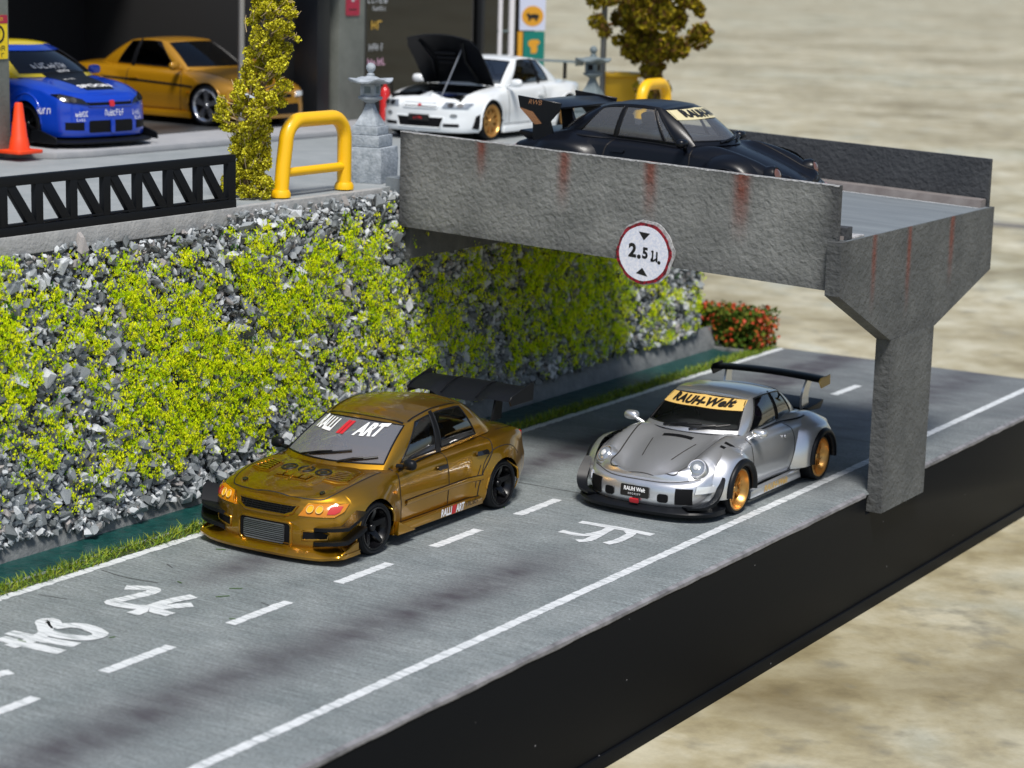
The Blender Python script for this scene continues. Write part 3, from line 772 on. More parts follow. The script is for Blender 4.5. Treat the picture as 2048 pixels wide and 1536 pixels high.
# --- retaining wall
mat('wall_backing', (.07, .075, .075), .9, var=(7, (.16, .165, .165), .2), bump=(14, .8, .05))
mat('coping_concrete', (.30, .305, .305), .85, var=(5, (.42, .42, .41), .2), bump=(22, .4, .03))
mat('stone_pale', (.66, .68, .69), .75, var=(9, (.40, .43, .45), .2)); mat('stone_mid', (.32, .35, .365), .75, var=(9, (.22, .24, .255), .2))
mat('stone_dark', (.10, .115, .12), .75, var=(9, (.18, .195, .20), .2)); mat('stone_warm', (.40, .37, .35), .75, var=(9, (.26, .25, .25), .2))
WALLR = empty('retaining_wall', (-3.45, 3, 0), 0, 'mossy grey rock-chip retaining wall along the left side of the road', 'wall')
wb_ = MB(); wb_.bb(-.16, .02, -12, 10.85, .10, 3.36); wb_.build('wall_backing', 'wall_backing', WALLR)
cp = MB(); cp.bb(-.07, .06, -12, 1.45, 3.30, 3.515); cp.build('coping', 'coping_concrete', WALLR, bevel=.015)
STONES = []
def stone_lib(n=12):
    out = []
    for k in range(n):
        bm = bmesh.new(); sx, sy, sz = random.uniform(.7, 1.1), random.uniform(.5, .9), random.uniform(.8, 1.45)
        for q in range(11):
            v = Vector((random.gauss(0, 1), random.gauss(0, 1), random.gauss(0, 1))).normalized(); bm.verts.new((v.x*sx, v.y*sy, v.z*sz))
        r = bmesh.ops.convex_hull(bm, input=bm.verts); bmesh.ops.recalc_face_normals(bm, faces=bm.faces)
        bm.verts.index_update(); out.append((np.array([v.co for v in bm.verts]), [tuple(v.index for v in f.verts) for f in bm.faces])); bm.free()
    return out
SL = stone_lib(); SM = ['stone_pale', 'stone_mid', 'stone_dark', 'stone_warm']
SME = {}
def rrot():
    q = rng.normal(size=4); q /= np.linalg.norm(q); w, x, y, z = q
    return np.array([[1-2*(y*y+z*z), 2*(x*y-z*w), 2*(x*z+y*w)], [2*(x*y+z*w), 1-2*(x*x+z*z), 2*(y*z-x*w)], [2*(x*z-y*w), 2*(y*z+x*w), 1-2*(x*x+y*y)]])
cand = []
for k in range(31000):
    y = random.uniform(-5.2, 13.75); z = random.uniform(.04, 3.45)
    lo = .04 + .24*float(fbm(y*1.1, 0, 21)) + (.14 if y > 6 else 0); hi = 3.30 + .22*float(fbm(y*1.4, 5, 33)) - (.10 if y < 1.2 else -.12)
    if z < lo or z > hi: continue
    big = float(fbm(y*.9, z*.9, 41)); r = math.exp(random.gauss(math.log(.033), .42))*(.8+.5*big)
    if z < 1.0: r *= 1.2
    cand.append((min(r, .10), y, z))
cand.sort(reverse=True)
sv = []; sf = []; sm_ = []; nstone = 0; off = 0
def camdist(y, z): return (y+19)**2
vis = sorted([c for c in cand if -3.2 < c[1] < 9], key=lambda c: -c[0]/math.sqrt((16.7)**2+(c[1]+19)**2))[:300]; vis = set(vis)
for c in cand:
    r, y, z = c; x = .02 + max(0, .36-z)*.38 + r*random.uniform(-.1, .75) + .10*float(fbm(y*.7, z*.7, 77))
    k = random.randrange(len(SL)); mi = random.choices(range(4), (.27, .37, .27, .09))[0]; R = rrot()
    if c in vis:
        key = (k, mi)
        if key not in SME: SME[key] = mesh('stone', SL[k][0], SL[k][1], SM[mi])
        o = link('stone', SME[key], WALLR, (x, y-3, z)); o.scale = (r*1.1, r*1.1, r*1.1); o.rotation_euler = Matrix(R.tolist()).to_euler()
    else:
        P = SL[k][0] @ R.T * r + np.array([x, y-3, z]); sv.append(P); sf += [tuple(q+off for q in f) for f in SL[k][1]]; sm_ += [mi]*len(SL[k][1]); off += len(P)
tag(link('stone_chips', mesh('stone_chips', np.concatenate(sv), sf, SM, mi=sm_), WALLR), kind='stuff')
# moss crumbs between the stones
mat('moss_lime', (.66, .80, .006), .9, spec=.1); mat('moss_yellow', (.84, .88, .02), .9, spec=.1); mat('moss_green', (.40, .60, .006), .9, spec=.1); mat('moss_deep', (.05, .16, .01), .9, spec=.1)
MM = ['moss_lime', 'moss_yellow', 'moss_green', 'moss_deep']
N = 40000; y = rng.uniform(-5.2, 13.7, N); z = rng.uniform(.35, 3.3, N)
dens = sstep(.40, .66, fbm(y*.7+3, z*.7, 51)*.32 + fbm(y*2.6, z*2.6, 57)*.34 + fbm(y*7., z*7., 63)*.34 + .05*sstep(.4, 1.2, z) - .10*sstep(2.7, 3.2, z) - .07*sstep(1.0, .5, z) - .05*sstep(-1, -3.5, y)*sstep(1.6, .9, z))
keep = rng.uniform(0, 1, N) < dens; y, z = y[keep], z[keep]; n = len(y)
x = .03 + rng.uniform(0, .13, n) + .10*fbm(y*.7, z*.7, 77)
kk = 7; cen = np.repeat(np.stack([x, y-3, z], 1), kk, axis=0) + rng.normal(scale=.026, size=(n*kk, 3)); shade = np.repeat(rng.choice(4, n, p=[.45, .25, .25, .05]), kk); n = n*kk
r = rng.uniform(.013, .028, n)
tri = rng.normal(size=(n, 4, 3, 3)); tri /= np.linalg.norm(tri, axis=-1, keepdims=True); tri[..., 0] = np.abs(tri[..., 0])*.45; tri[..., 2] -= tri[..., 0]*.6
mv = cen[:, None, None, :] + tri*r[:, None, None, None]
mi = np.repeat(shade, 4)
tag(link('moss', mesh('moss', mv.reshape(-1, 3), np.arange(n*12).reshape(-1, 3).tolist(), MM, mi=mi.tolist()), WALLR), kind='stuff')

# --- lattice fence on the coping
mat('fence_black', (.006, .007, .009), .5, spec=.2)
FN = empty('lattice_fence', (-3.45, 1.42, 3.515), 0, 'black lattice fence with diagonal struts on top of the retaining wall', 'fence')
L0 = 6.5
MB().bb(-.04, .04, -L0, 0, .53, .635).build('top_rail', 'fence_black', FN, .008); MB().bb(-.05, .05, -L0, 0, .0, .095).build('bottom_rail', 'fence_black', FN, .008)
MB().bb(-.035, .035, -L0, -.05, .105, .125).build('bottom_bead', 'fence_black', FN, .004)
p = -.06
fp = MB().bb(-.038, .038, -.055, .055, .08, .55).me('post', 'fence_black', .006)
link('post', MB().bb(-.042, .042, -.14, 0, .08, .55).me('post', 'fence_black', .006), FN)
dgm = MB(); dgm.prism([(-.50, .55), (-.36, .55), (-.02, .09), (-.16, .09)], -.033, .033, ((0, 0, 0), (0, 1, 0), (0, 0, 1), (1, 0, 0))); dg = dgm.me('diagonal', 'fence_black', .005)
for k in range(12):
    y0 = -.13-.53*k
    link('diagonal', dg, FN, (0, y0, 0)); link('post', fp, FN, (0, y0-.53, 0))
# ================================================================== the bridge
def rough_concrete(name, c0, c1, rust=True):
    m = mat(name, c0, .85); n = m.node_tree.nodes; L = m.node_tree.links; b = n['Principled BSDF']; tc = n.new('ShaderNodeTexCoord')
    def noise(sc, det, rough=.6, dist=0.):
        x = n.new('ShaderNodeTexNoise'); x.inputs['Scale'].default_value = sc; x.inputs['Detail'].default_value = det; x.inputs['Roughness'].default_value = rough; x.inputs['Distortion'].default_value = dist; L.new(tc.outputs['Object'], x.inputs['Vector']); return x.outputs[0]
    r = n.new('ShaderNodeValToRGB'); e = r.color_ramp.elements; e[0].position = .3; e[1].position = .7; e[0].color = (*c0, 1); e[1].color = (*c1, 1); L.new(noise(2.2, 6), r.inputs[0])
    col = r.outputs[0]
    for att, cc in (('grime', (.045, .047, .05)), ('rust', (.15, .045, .03))):
        a = n.new('ShaderNodeAttribute'); a.attribute_name = att
        mm = n.new('ShaderNodeMath'); mm.operation = 'MULTIPLY'; L.new(a.outputs['Fac'], mm.inputs[0]); q = n.new('ShaderNodeMath'); q.operation = 'MULTIPLY_ADD'; q.inputs[1].default_value = 1.4; q.inputs[2].default_value = .25; q.use_clamp = True
        L.new(noise(7, 4), q.inputs[0]); L.new(q.outputs[0], mm.inputs[1])
        x = n.new('ShaderNodeMix'); x.data_type = 'RGBA'; L.new(mm.outputs[0], x.inputs[0]); L.new(col, x.inputs[6]); x.inputs[7].default_value = (*cc, 1); col = x.outputs[2]
    L.new(col, b.inputs['Base Color'])
    bp = n.new('ShaderNodeBump'); bp.inputs['Strength'].default_value = 1.; bp.inputs['Distance'].default_value = .026
    L.new(noise(14., 2., .5, .2), bp.inputs['Height']); L.new(bp.outputs[0], b.inputs['Normal'])
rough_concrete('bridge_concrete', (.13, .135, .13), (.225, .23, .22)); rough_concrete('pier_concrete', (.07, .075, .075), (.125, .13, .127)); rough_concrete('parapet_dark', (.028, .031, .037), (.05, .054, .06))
mat('bare_white', (.52, .52, .53), .7, var=(20, (.25, .25, .25), .12))
SLOPE = -.038
BR = empty('bridge', (0, 7.2, 0), 0, 'grey concrete road bridge with rust-streaked parapets crossing over the road', 'bridge')
def plate(name, m, outline, x0, frame, thick, rust=(), grime=None, parent=BR, res=.05, bev=0):
    """flat slab: outline in (u, v), subdivided, with rust and grime stains stored per point"""
    o, u, v, nn = [Vector(q) for q in frame]; bm = bmesh.new()
    bm.faces.new([bm.verts.new((p[0], p[1], 0)) for p in outline])
    us = [p[0] for p in outline]; vs = [p[1] for p in outline]
    for ax, lo, hi in ((0, min(us), max(us)), (1, min(vs), max(vs))):
        for c in np.arange(lo+res, hi, res):
            co = [0, 0, 0]; no = [0, 0, 0]; co[ax] = c; no[ax] = 1
            bmesh.ops.bisect_plane(bm, geom=bm.verts[:]+bm.edges[:]+bm.faces[:], plane_co=co, plane_no=no)
    ret = bmesh.ops.extrude_face_region(bm, geom=bm.faces[:]); 
    for q in ret['geom']:
        if isinstance(q, bmesh.types.BMVert): q.co.z += thick
    bmesh.ops.recalc_face_normals(bm, faces=bm.faces)
    me = bpy.data.meshes.new(name); uv = np.array([(q.co.x, q.co.y) for q in bm.verts])
    for q in bm.verts: q.co = o + u*q.co.x + v*q.co.y + nn*q.co.z
    bm.to_mesh(me); bm.free(); me.materials.append(MATS[m])
    ru = np.zeros(len(uv)); 
    for (cu, vt, w, ln, st) in rust:
        d = (uv[:, 0]-cu+.05*(fbm(uv[:, 1]*2.2, cu*3., 12)-.5))/w; g = (vt-uv[:, 1])/ln
        ru = np.maximum(ru, st*np.exp(-np.abs(d)**3.)*sstep(1.05, .15, g)*sstep(-.2, 0., g))
    gr = np.zeros(len(uv)) if grime is None else grime(uv[:, 0], uv[:, 1])
    for nm, arr in (('rust', ru), ('grime', gr)):
        a = me.attributes.new(nm, 'FLOAT', 'POINT'); a.data.foreach_set('value', np.clip(arr, 0, 1).astype(np.float32))
    smooth_angle(me, 30)
    return link(name, me, parent)
zt = lambda x: 4.26 + SLOPE*(x+3.28); zd = lambda x: zt(x)-.65
Y0 = -7.2
par_g = lambda u, v: .75*np.maximum(sstep(.30, .0, u+3.30), sstep(.35, 0, 3.0-u)) + .30*sstep(.16, 0., (zt(u)-v)) + .35*sstep(.22, 0., v-(zt(u)-1.25)) + .25*fbm(u*1.3, v*1.3, 8)
near = plate('parapet', 'bridge_concrete', [(-3.30, zt(-3.30)-1.26), (3.0, zt(3.0)-1.26), (3.0, zt(3.0)), (-3.30, zt(-3.30))], 0, ((0, 4.70+Y0, 0), (1, 0, 0), (0, 0, 1), (0, 1, 0)), .09,
             rust=[(-2.02, 4.21, .065, .55, 1.), (-.78, 4.16, .08, .8, .9), (.47, 4.12, .08, .8, .95), (1.72, 4.07, .10, .9, 1.)], grime=par_g)
eg = MB(); ev = []
for k, x in enumerate(np.linspace(-3.30, 3.0, 160)):
    j = .004*math.sin(k*1.9)+.003*math.sin(k*.7); ev += [(x, 4.697+Y0, zt(x)-.012+j), (x, 4.697+Y0, zt(x)+.003), (x, 4.735+Y0+j*2, zt(x)+.003)]
eg.raw(ev, [(k*3+q, k*3+q+1, k*3+q+4, k*3+q+3) for k in range(159) for q in range(2)]); eg.build('chipped_edge', 'bare_white', near)
near['label'] = 'near parapet streaked with rust, facing the camera'
far = plate('parapet', 'parapet_dark', [(-3.30, zt(-3.3)-1.2), (3.06, zt(3.06)-1.2), (3.06, zt(3.06)), (-3.30, zt(-3.3))], 0, ((0, 9.62+Y0, 0), (1, 0, 0), (0, 0, 1), (0, 1, 0)), .09, grime=lambda u, v: .3*fbm(u, v, 3), res=.1)
far['label'] = 'dark far parapet behind the black coupe'
dk = MB(); v = []
for x in np.linspace(-3.6, 3.09, 30): v += [(x, 4.80+Y0, zd(x)), (x, 9.60+Y0, zd(x)), (x, 9.60+Y0, zd(x)-.30), (x, 4.80+Y0, zd(x)-.30)]
dk.raw(v, [(k*4+q, k*4+(q+1) % 4, k*4+4+(q+1) % 4, k*4+4+q) for k in range(29) for q in range(4)] + [(0, 1, 2, 3), (119, 118, 117, 116)])
mat('deck_asphalt', (.20, .225, .24), .75, var=(1.2, (.13, .15, .165), .2, (.4, 2.5, 1)), bump=(24, .3, .02)); dk.build('deck', 'deck_asphalt', BR)
mat('kerb_dirty', (.13, .11, .105), .85, var=(5, (.24, .22, .21), .25))
for (ya, yb, nm) in ((9.40, 9.60, 'kerb'), (4.80, 4.96, 'kerb')):
    kb = MB(); v = []
    for x in np.linspace(-3.3, 3.04, 20): v += [(x, ya+Y0, zd(x)), (x, ya+.02+Y0, zd(x)+.10), (x, yb+Y0, zd(x)+.11), (x, yb+Y0, zd(x))]
    kb.raw(v, [(k*4+q, k*4+(q+1) % 4, k*4+4+(q+1) % 4, k*4+4+q) for k in range(19) for q in range(4)] + [(0, 1, 2, 3), (79, 78, 77, 76)]); kb.build(nm, 'kerb_dirty', BR)
for yl in (9.30, 5.06):
    v = []
    for x in np.linspace(-3.3, 3.04, 40): v += [(x, yl+Y0+.006*math.sin(x*31), zd(x)+.004), (x, yl+.05+Y0, zd(x)+.004)]
    link('deck_line', mesh('deck_line', v, [(2*k, 2*k+1, 2*k+3, 2*k+2) for k in range(39)], 'road_paint'), BR)
# pier: hammerhead and column, standing in a slot of the plinth
hz = zd(3.1)-.005
head = [(4.62, hz), (4.62, 2.72), (6.28, 1.98), (7.80, 1.97), (9.78, 2.50), (9.78, hz)]
head = [(p[0]+Y0, p[1]) for p in head][::-1]
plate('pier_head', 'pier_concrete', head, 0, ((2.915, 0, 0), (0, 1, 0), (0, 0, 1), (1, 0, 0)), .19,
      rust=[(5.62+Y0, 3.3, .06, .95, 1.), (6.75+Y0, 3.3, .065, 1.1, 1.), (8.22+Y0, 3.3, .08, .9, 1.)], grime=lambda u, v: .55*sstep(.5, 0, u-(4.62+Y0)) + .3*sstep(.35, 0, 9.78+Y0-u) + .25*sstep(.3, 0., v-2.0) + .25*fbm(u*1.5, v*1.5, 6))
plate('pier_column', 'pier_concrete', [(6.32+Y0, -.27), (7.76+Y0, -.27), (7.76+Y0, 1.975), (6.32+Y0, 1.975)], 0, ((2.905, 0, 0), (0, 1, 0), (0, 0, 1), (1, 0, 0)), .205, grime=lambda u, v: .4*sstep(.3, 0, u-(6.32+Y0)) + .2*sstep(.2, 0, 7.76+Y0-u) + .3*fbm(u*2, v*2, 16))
MB().bb(2.86, 3.07, 4.81+Y0, 4.99+Y0, hz+.002, hz+.16).build('bearing_block', 'parapet_dark', BR, .008)
MB().bb(2.90, 3.08, 5.02+Y0, 5.34+Y0, hz+.006, hz+.035).build('mortar_patch', 'bare_white', BR, .01)
# abutment under the deck, at the retaining wall
MB().bb(-3.40, -3.22, 4.85+Y0, 9.5+Y0, 2.55, 3.15).build('abutment', 'pier_concrete', BR, .01)

# --- round height-limit sign hung on the parapet
mat('sign_white', (.80, .80, .86), .5, var=(34, (.62, .66, .78), .1)); mat('sign_red', (.34, .010, .028), .5, var=(24, (.05, .006, .01), .10)); mat('sign_black', (.008, .008, .01), .5)
SG = empty('height_limit_sign', (.44, 4.665, 2.985), 0, 'round white height-limit sign with red rim hanging on the bridge parapet', 'sign')
FR = ((0, -.002, 0), (1, 0, 0), (0, 0, 1), (0, -1, 0))
def wob(r, n=40, a=.012, s=0): return [((r+a*math.sin(k*2.3+s)*.6+a*math.cos(k*.9+s))*math.cos(2*PI*k/n), (r+a*math.cos(k*1.7+s)*.6)*math.sin(2*PI*k/n)) for k in range(n)]
MB().prism([(p[0]+.02, p[1]+.01) for p in wob(.405, a=.012)], 0, .02, ((0, .022, 0), *FR[1:])).build('sign_board', 'bare_white', SG)
MB().prism(wob(.384), .0, .006, FR).build('sign_rim', 'sign_red', SG); MB().prism(wob(.345, a=.003), .0062, .009, FR).build('sign_face', 'sign_white', SG)
fr2 = lambda x, z: ((x, -.0135, z), (1, 0, -.06), (.02, 0, 1), (0, -1, 0))
flat_text('sign_figure', '2', fr2(-.155, .02), 'sign_black', SG, size=.23, bold=.010, sx=.95); flat_text('sign_figure', '.', fr2(-.06, .02), 'sign_black', SG, size=.26, bold=.012)
flat_text('sign_figure', '5', fr2(.025, .0), 'sign_black', SG, size=.185, bold=.008, sx=.9)
mb = MB(); f3 = ((.155, -.0135, -.03), (1, 0, -.06), (.02, 0, 1), (0, -1, 0))
for P in ([(-.04, .062), (-.022, .07), (-.024, -.03)], [(.035, .065), (.037, -.055)], [(-.04, -.052), (-.012, -.05), (.034, -.02)], [(-.04, -.052), (-.036, -.03), (-.02, -.028)]):
    for a, b in zip(P, P[1:]):
        t = Vector((b[0]-a[0], b[1]-a[1], 0)).normalized(); q = Vector((-t.y, t.x, 0))*.011; mb.prism([(a[0]+q.x-t.x*.004, a[1]+q.y-t.y*.004), (a[0]-q.x-t.x*.004, a[1]-q.y-t.y*.004), (b[0]-q.x+t.x*.004, b[1]-q.y+t.y*.004), (b[0]+q.x+t.x*.004, b[1]+q.y+t.y*.004)], 0, .001, f3)
mb.build('sign_figure', 'sign_black', SG, smooth=False)
flat_text('sign_figure', '.', fr2(.225, -.045), 'sign_black', SG, size=.2, bold=.01)
MB().prism([(-.075, .27), (.085, .255), (.0, .165)], .0095, .011, FR).build('sign_arrow', 'sign_black', SG); MB().prism([(-.095, -.255), (.07, -.285), (-.01, -.18)], .0095, .011, FR).build('sign_arrow', 'sign_black', SG)
for sx in (-.1, .1): MB().tube([(sx, .02, .32), (sx, .08, .33)], .012, 6).build('sign_pin', 'grey_metal', SG)
# ================================================================== gold sedan
make_wheel('gold_wheel', .303, .26, .248, 'blade', 'wheel_black', n=5, dish=.075)
def seats(c, xs, ys, z, m='seat_cloth', sc=1.):
    for x in xs:
        for y in ys:
            mb = MB()
            mb.box((x+.05, y, z), (.5*sc, .46, .16)); mb.box((x-.24*sc, y, z+.32), (.16, .46, .62), Matrix.Rotation(math.radians(-14), 3, 'Y'), .85)
            mb.box((x-.33*sc, y, z+.68), (.1, .26, .16), Matrix.Rotation(math.radians(-14), 3, 'Y'))
            mb.build('seat', m, c.root, .05, 3)
def cockpit(c, xd, w, z, ysteer, xr, tubz=None):
    mb = MB(); mb.box((xd-.04, 0, z-.17), (.36, 2*w-.42, .22)); mb.build('dashboard', 'interior_dark', c.root, .06, 3)
    mb = MB(); ring = [(xd-.36+.06*math.sin(a), ysteer+.19*math.cos(a), z-.02+.19*math.sin(a)) for a in np.linspace(0, 2*PI, 25)[:-1]]
    mb.tube(ring, .017, 8, closed=True); mb.tube([(xd-.1, ysteer, z-.1), (xd-.36, ysteer, z-.02)], .03, 8)
    for a in (0, PI, -PI/2): mb.tube([(xd-.36, ysteer, z-.02), (xd-.36+.06*math.sin(a), ysteer+.18*math.cos(a), z-.02+.18*math.sin(a))], .014, 6)
    mb.build('steering_wheel', 'black_trim', c.root)
    mb = MB(); mb.bb(xr, xd+.1, -w+.05, w-.05, z-.66, z-.6); mb.bb(xr-.02, xr+.1, -w+.05, w-.05, z-.62, z-.05); mb.build('cabin_floor', 'interior_dark', c.root)
def wiper(c, p0, p1, d, name='wiper'):
    """pivot p0 and blade end p1 given on the windscreen as seen from the front"""
    B = c.cabbvh; a, na = c.hit(d, *p0, B); b, nb = c.hit(d, *p1, B); mid, nm = c.hit(d, (p0[0]+p1[0])/2, (p0[1]+p1[1])/2, B)
    mb = MB(); mb.tube([a+na*.015, mid+nm*.045, mid*.4+b*.6+nb*.04], .012, 6)
    P = []
    for k in range(7):
        u = k/6; uu = .25+u*.95; h, n_ = c.hit(d, p0[0]+(p1[0]-p0[0])*uu, p0[1]+(p1[1]-p0[1])*uu, B); P.append(h+n_*.02)
    mb.tube(P, .014, 6); return mb.build(name, 'black_trim', c.root)
def mirror_pod(c, p, size, m, sg, stalk=None, foot=None):
    root = MB(); sx, sy, sz = size
    v = []; n = 14; R = 7
    for i in range(R):
        a = -PI/2 + PI*i/(R-1)
        for k in range(n):
            b = 2*PI*k/n; cx = math.cos(a)*math.cos(b); cy = math.cos(a)*math.sin(b); cz = math.sin(a)
            f = lambda t, e: math.copysign(abs(t)**e, t)
            x = f(cx, .75)*sx/2; x = max(x, -sx*.28)
            v.append((p[0]+x, sg*(p[1]+f(cy, .7)*sy/2), p[2]+f(cz, .75)*sz/2))
    f = [(i*n+k, i*n+(k+1) % n, (i+1)*n+(k+1) % n, (i+1)*n+k) for i in range(R-1) for k in range(n)]
    root.raw(v, f)
    if foot: root.tube([(foot[0], sg*foot[1], foot[2]), (p[0]+.01, sg*(p[1]-sy*.25), p[2]-sz*.2)], [.03, .022], 8)
    o = root.build('side_mirror', m, c.root, ang=60)
    g = MB(); g.lathe([(.001, 0), (1, 0)], 16, axis='X', caps=False)
    g.v = [(p[0]-sx*.29, sg*p[1]+q[1]*sy*.4, p[2]+q[2]*sz*.38) for q in g.v]; g.build('mirror_glass', 'chrome', o)

def gold_sedan():
    c = Car('sedan_car', (-1.29, 1.38, 0.), -PI/2, 'metallic gold sedan with black wheels and tall black rear wing in the left lane', 'model car', 'paint_gold', None)
    # x, half width, shoulder z, sill z, k (0 front, 1 side, 2 rear)
    fx = lambda x: x if x < 1.3 else 1.3+(x-1.3)*.82
    st = [(2.20, 0, .70, .15, 0), (2.185, .30, .70, .15, 0), (2.13, .56, .695, .15, 0), (2.0, .77, .70, .15, .15), (1.82, .87, .735, .15, .6), (1.58, .905, .785, .15, 1), (1.30, .915, .83, .15, 1),
          (.86, .90, .875, .15, 1), (.4, .885, .895, .15, 1), (-.1, .885, .91, .15, 1), (-.7, .89, .925, .15, 1), (-1.05, .905, .935, .15, 1), (-1.3, .92, .94, .15, 1), (-1.65, .905, .935, .16, 1),
          (-1.9, .86, .925, .2, 1.4), (-2.06, .77, .92, .22, 1.85), (-2.14, .5, .92, .22, 2), (-2.17, .25, .92, .22, 2), (-2.18, 0, .92, .22, 2)]
    c.zmap = lambda z: z if z < .3 else .3+(z-.3)*.88
    st = [(fx(q[0]), q[1], c.zmap(q[2])) + q[3:] for q in st]
    profs = dict(T=[0, .12, .3, .5, .7, .85, .95, 1.],
                 front=[.01, .03, .03, .02, .01, -.02, -.06, -.11],
                 side=[-.05, -.01, .0, .012, .004, -.012, -.035, -.075],
                 rear=[-.06, .0, .03, .03, 0, -.01, -.03, -.06])
    ztop = ([-2.2, -2.08, -1.6, -1.2, .6, .9, 1.3, 1.67, 1.89, 1.97], [.93, .965, 1.0, 1.01, .97, .95, .91, .84, .77, .72])
    ztop = (ztop[0], [c.zmap(q) for q in ztop[1]])
    ax = 1.30
    arches = [(ax, .303, .338), (-ax, .303, .338)]
    fl = [(ax, .303, .338, .075, .26, 1.3), (-ax, .303, .338, .085, .32, 1.0)]
    def bump(x, v, y):     # fender crests and a raised hood centre
        a = np.abs(v); h = sstep(.75, 1.0, x)*sstep(2.0, 1.8, x)
        return h*(.022*np.exp(-((a-.86)/.12)**2) - .012*np.exp(-((a-.66)/.1)**2)) + 0*x
    c.body(st, profs, ztop, arches, fl, bump)
    c.cabin(wb=(1.08, .78, .735, .845, .835), wt=(.30, .12, .58, 1.29, 1.24), rb=(-1.64, -1.44, .70, .93, .905), rt=(-1.16, -1.02, .56, 1.315, 1.285),
            knots=[(.72, .08), (.57, .0), (-.19, -.24), (-.30, -.31), (-1.10, -.88), (-1.37, -.97)], wins=[(1, 2), (3, 4)], pillars=[(2, 3)],
            zb=([-1.5, -1., .0, .75], [.90, .885, .85, .815]), zr=([-1.02, -.75, -.4, 0., .12], [1.285, 1.325, 1.335, 1.28, 1.24]), crown=.05, bulge=.04, fb=.03, ts=(.10, .93), vA=.94, wglass='glass_sky_sheen')
    c.wheels([ax, -ax], [.975, .985], .303, ['gold_wheel', 'gold_wheel'])
    cockpit(c, .70, .72, .90, -.34, -1.2); seats(c, [-.12], [.34, -.34], .38); seats(c, [-.85], [0], .36, sc=.9)
    # --- panel gaps
    for d, sg in (('left', 1), ('right', -1)):
        c.line('door_gap', [(.72, .92), (.74, .70), (.72, .4), (.70, .24)], d)
        c.line('door_gap', [(-.25, .945), (-.26, .7), (-.26, .24)], d)
        c.line('door_gap', [(-1.20, .985), (-1.16, .86), (-1.02, .70), (-.90, .56), (-.84, .4), (-.82, .24)], d)
        c.line('sill_gap', [(.9, .245), (.2, .235), (-.85, .245)], d, w=.01)
        c.line('side_moulding', [(.62, .47), (-.2, .48), (-.88, .49)], d, 'paint_gold', .05, .014, smooth=False)
        c.line('side_gap', [(.64, .437), (-.2, .447), (-.9, .457)], d, w=.009, smooth=False)
        c.line('side_gap', [(.64, .503), (-.2, .513), (-.9, .523)], d, w=.009, smooth=False)
        c.line('belt_moulding', [(.68, .885), (0, .92), (-.7, .945), (-1.05, .955)], d, 'black_trim', .03, .012)
        for hx in (-.12, -.93):
            hz = .775 if hx > -.5 else .80
            hb = c.patch('door_handle', rounded(.20, .055, .025, 4, hx, hz), d, 'black_gloss', .01, .028)
        # skirt blade
        mb = MB(); P = [(.93, .13), (.90, .235), (.2, .235), (-.93, .24), (-.95, .13)]
        mb.prism([(p[0], p[1]) for p in P], 0, .07, ((0, sg*.875, 0), (1, 0, 0), (0, 0, 1), (0, sg, 0))); sk = mb.build('side_skirt', 'paint_gold', c.root, .02, 2)
        ff = lambda x, z: ((sg*-x if False else x, sg*.9485, z), (-sg, 0, 0), (0, 0, 1), (0, sg, 0)); o3 = (-.14, -.295, -.43) if sg > 0 else (-.43, -.275, -.13)
        flat_text('skirt_lettering', 'RALLI', ff(o3[0], .187), 'decal_white', sk, size=.125, sx=.72, bold=.005, shear=.2); flat_text('skirt_lettering', 'II', ff(o3[1], .187), 'decal_red', sk, size=.125, sx=1.3, bold=.008, shear=.2); flat_text('skirt_lettering', 'ART', ff(o3[2], .187), 'decal_white', sk, size=.125, sx=.72, bold=.005, shear=.2)
        flat_text('skirt_lettering', scribble(6, .05, 3), ff(-.70, .195), 'decal_black', sk)
        mb = MB(); mb.prism([(.92, .14), (.90, .30), (.62, .17), (.55, .14)], 0, .06, ((0, sg*.945, 0), (1, 0, 0), (0, 0, 1), (0, sg, 0))); mb.build('skirt_fin', 'paint_gold', c.root, .012, 2)
        # wheel-arch extension beads
        for xc, A in ((ax, .338), (-ax, .338)):
            Q = [(xc+(A+.012)*math.cos(a), .303+(A+.012)*math.sin(a)) for a in np.linspace(.05, PI-.05, 25)]
            c.rim('arch_lip', Q, d, 'paint_gold', .017, -.004, closed=False)
        c.line('flare_gap', [(-.84, .40), (-.93, .66), (-1.10, .80), (-1.32, .835), (-1.55, .80), (-1.70, .66)], d, w=.011)
        c.line('flare_gap', [(-.78, .36), (-.80, .5), (-.88, .66)], d, w=.01)
        c.patch('side_marker', ellipse(.86, .66, .03, .02), d, 'amber_lens', .004, .012)
    # --- nose
    hood = [(1.92, 0), (1.905, .3), (1.86, .52), (1.76, .665), (1.46, .735), (1.1, .745), (.9, .74)]
    for sg in (1, -1): c.line('hood_gap', [(p[0], sg*p[1]) for p in hood], 'top', n=6)
    hl = [(.44, .54), (.80, .54), (.865, .60), (.87, .685), (.74, .69), (.51, .672)]
    for sg in (1, -1):
        P = [(sg*p[0], p[1]) for p in hl]
        hd = c.patch('headlight', P, 'front', 'amber_lens', .004, .018)
        c.rim('headlight_rim', P, 'front', 'paint_gold', .009, .016, parent=hd)
        c.patch('reflector', [(sg*.735, .575), (sg*.80, .575), (sg*.835, .60), (sg*.84, .66), (sg*.745, .665)], 'front', 'red_lens', .0225, .006, parent=hd)
        for (q, w_, h_, m_) in ((.56, .036, .038, 'lamp_yellow'), (.655, .034, .038, 'lamp_yellow')):
            c.patch('lamp', ellipse(sg*q, .617, w_, h_, 18), 'front', m_, .022, .01, parent=hd)
            c.rim('lamp_ring', ellipse(sg*q, .617, w_*.98, h_*.98, 18), 'front', 'banner_gold', .006, .034, parent=hd)
    G = [(-.40, .645), (.40, .645), (.365, .565), (.28, .525), (-.28, .525), (-.365, .565)]
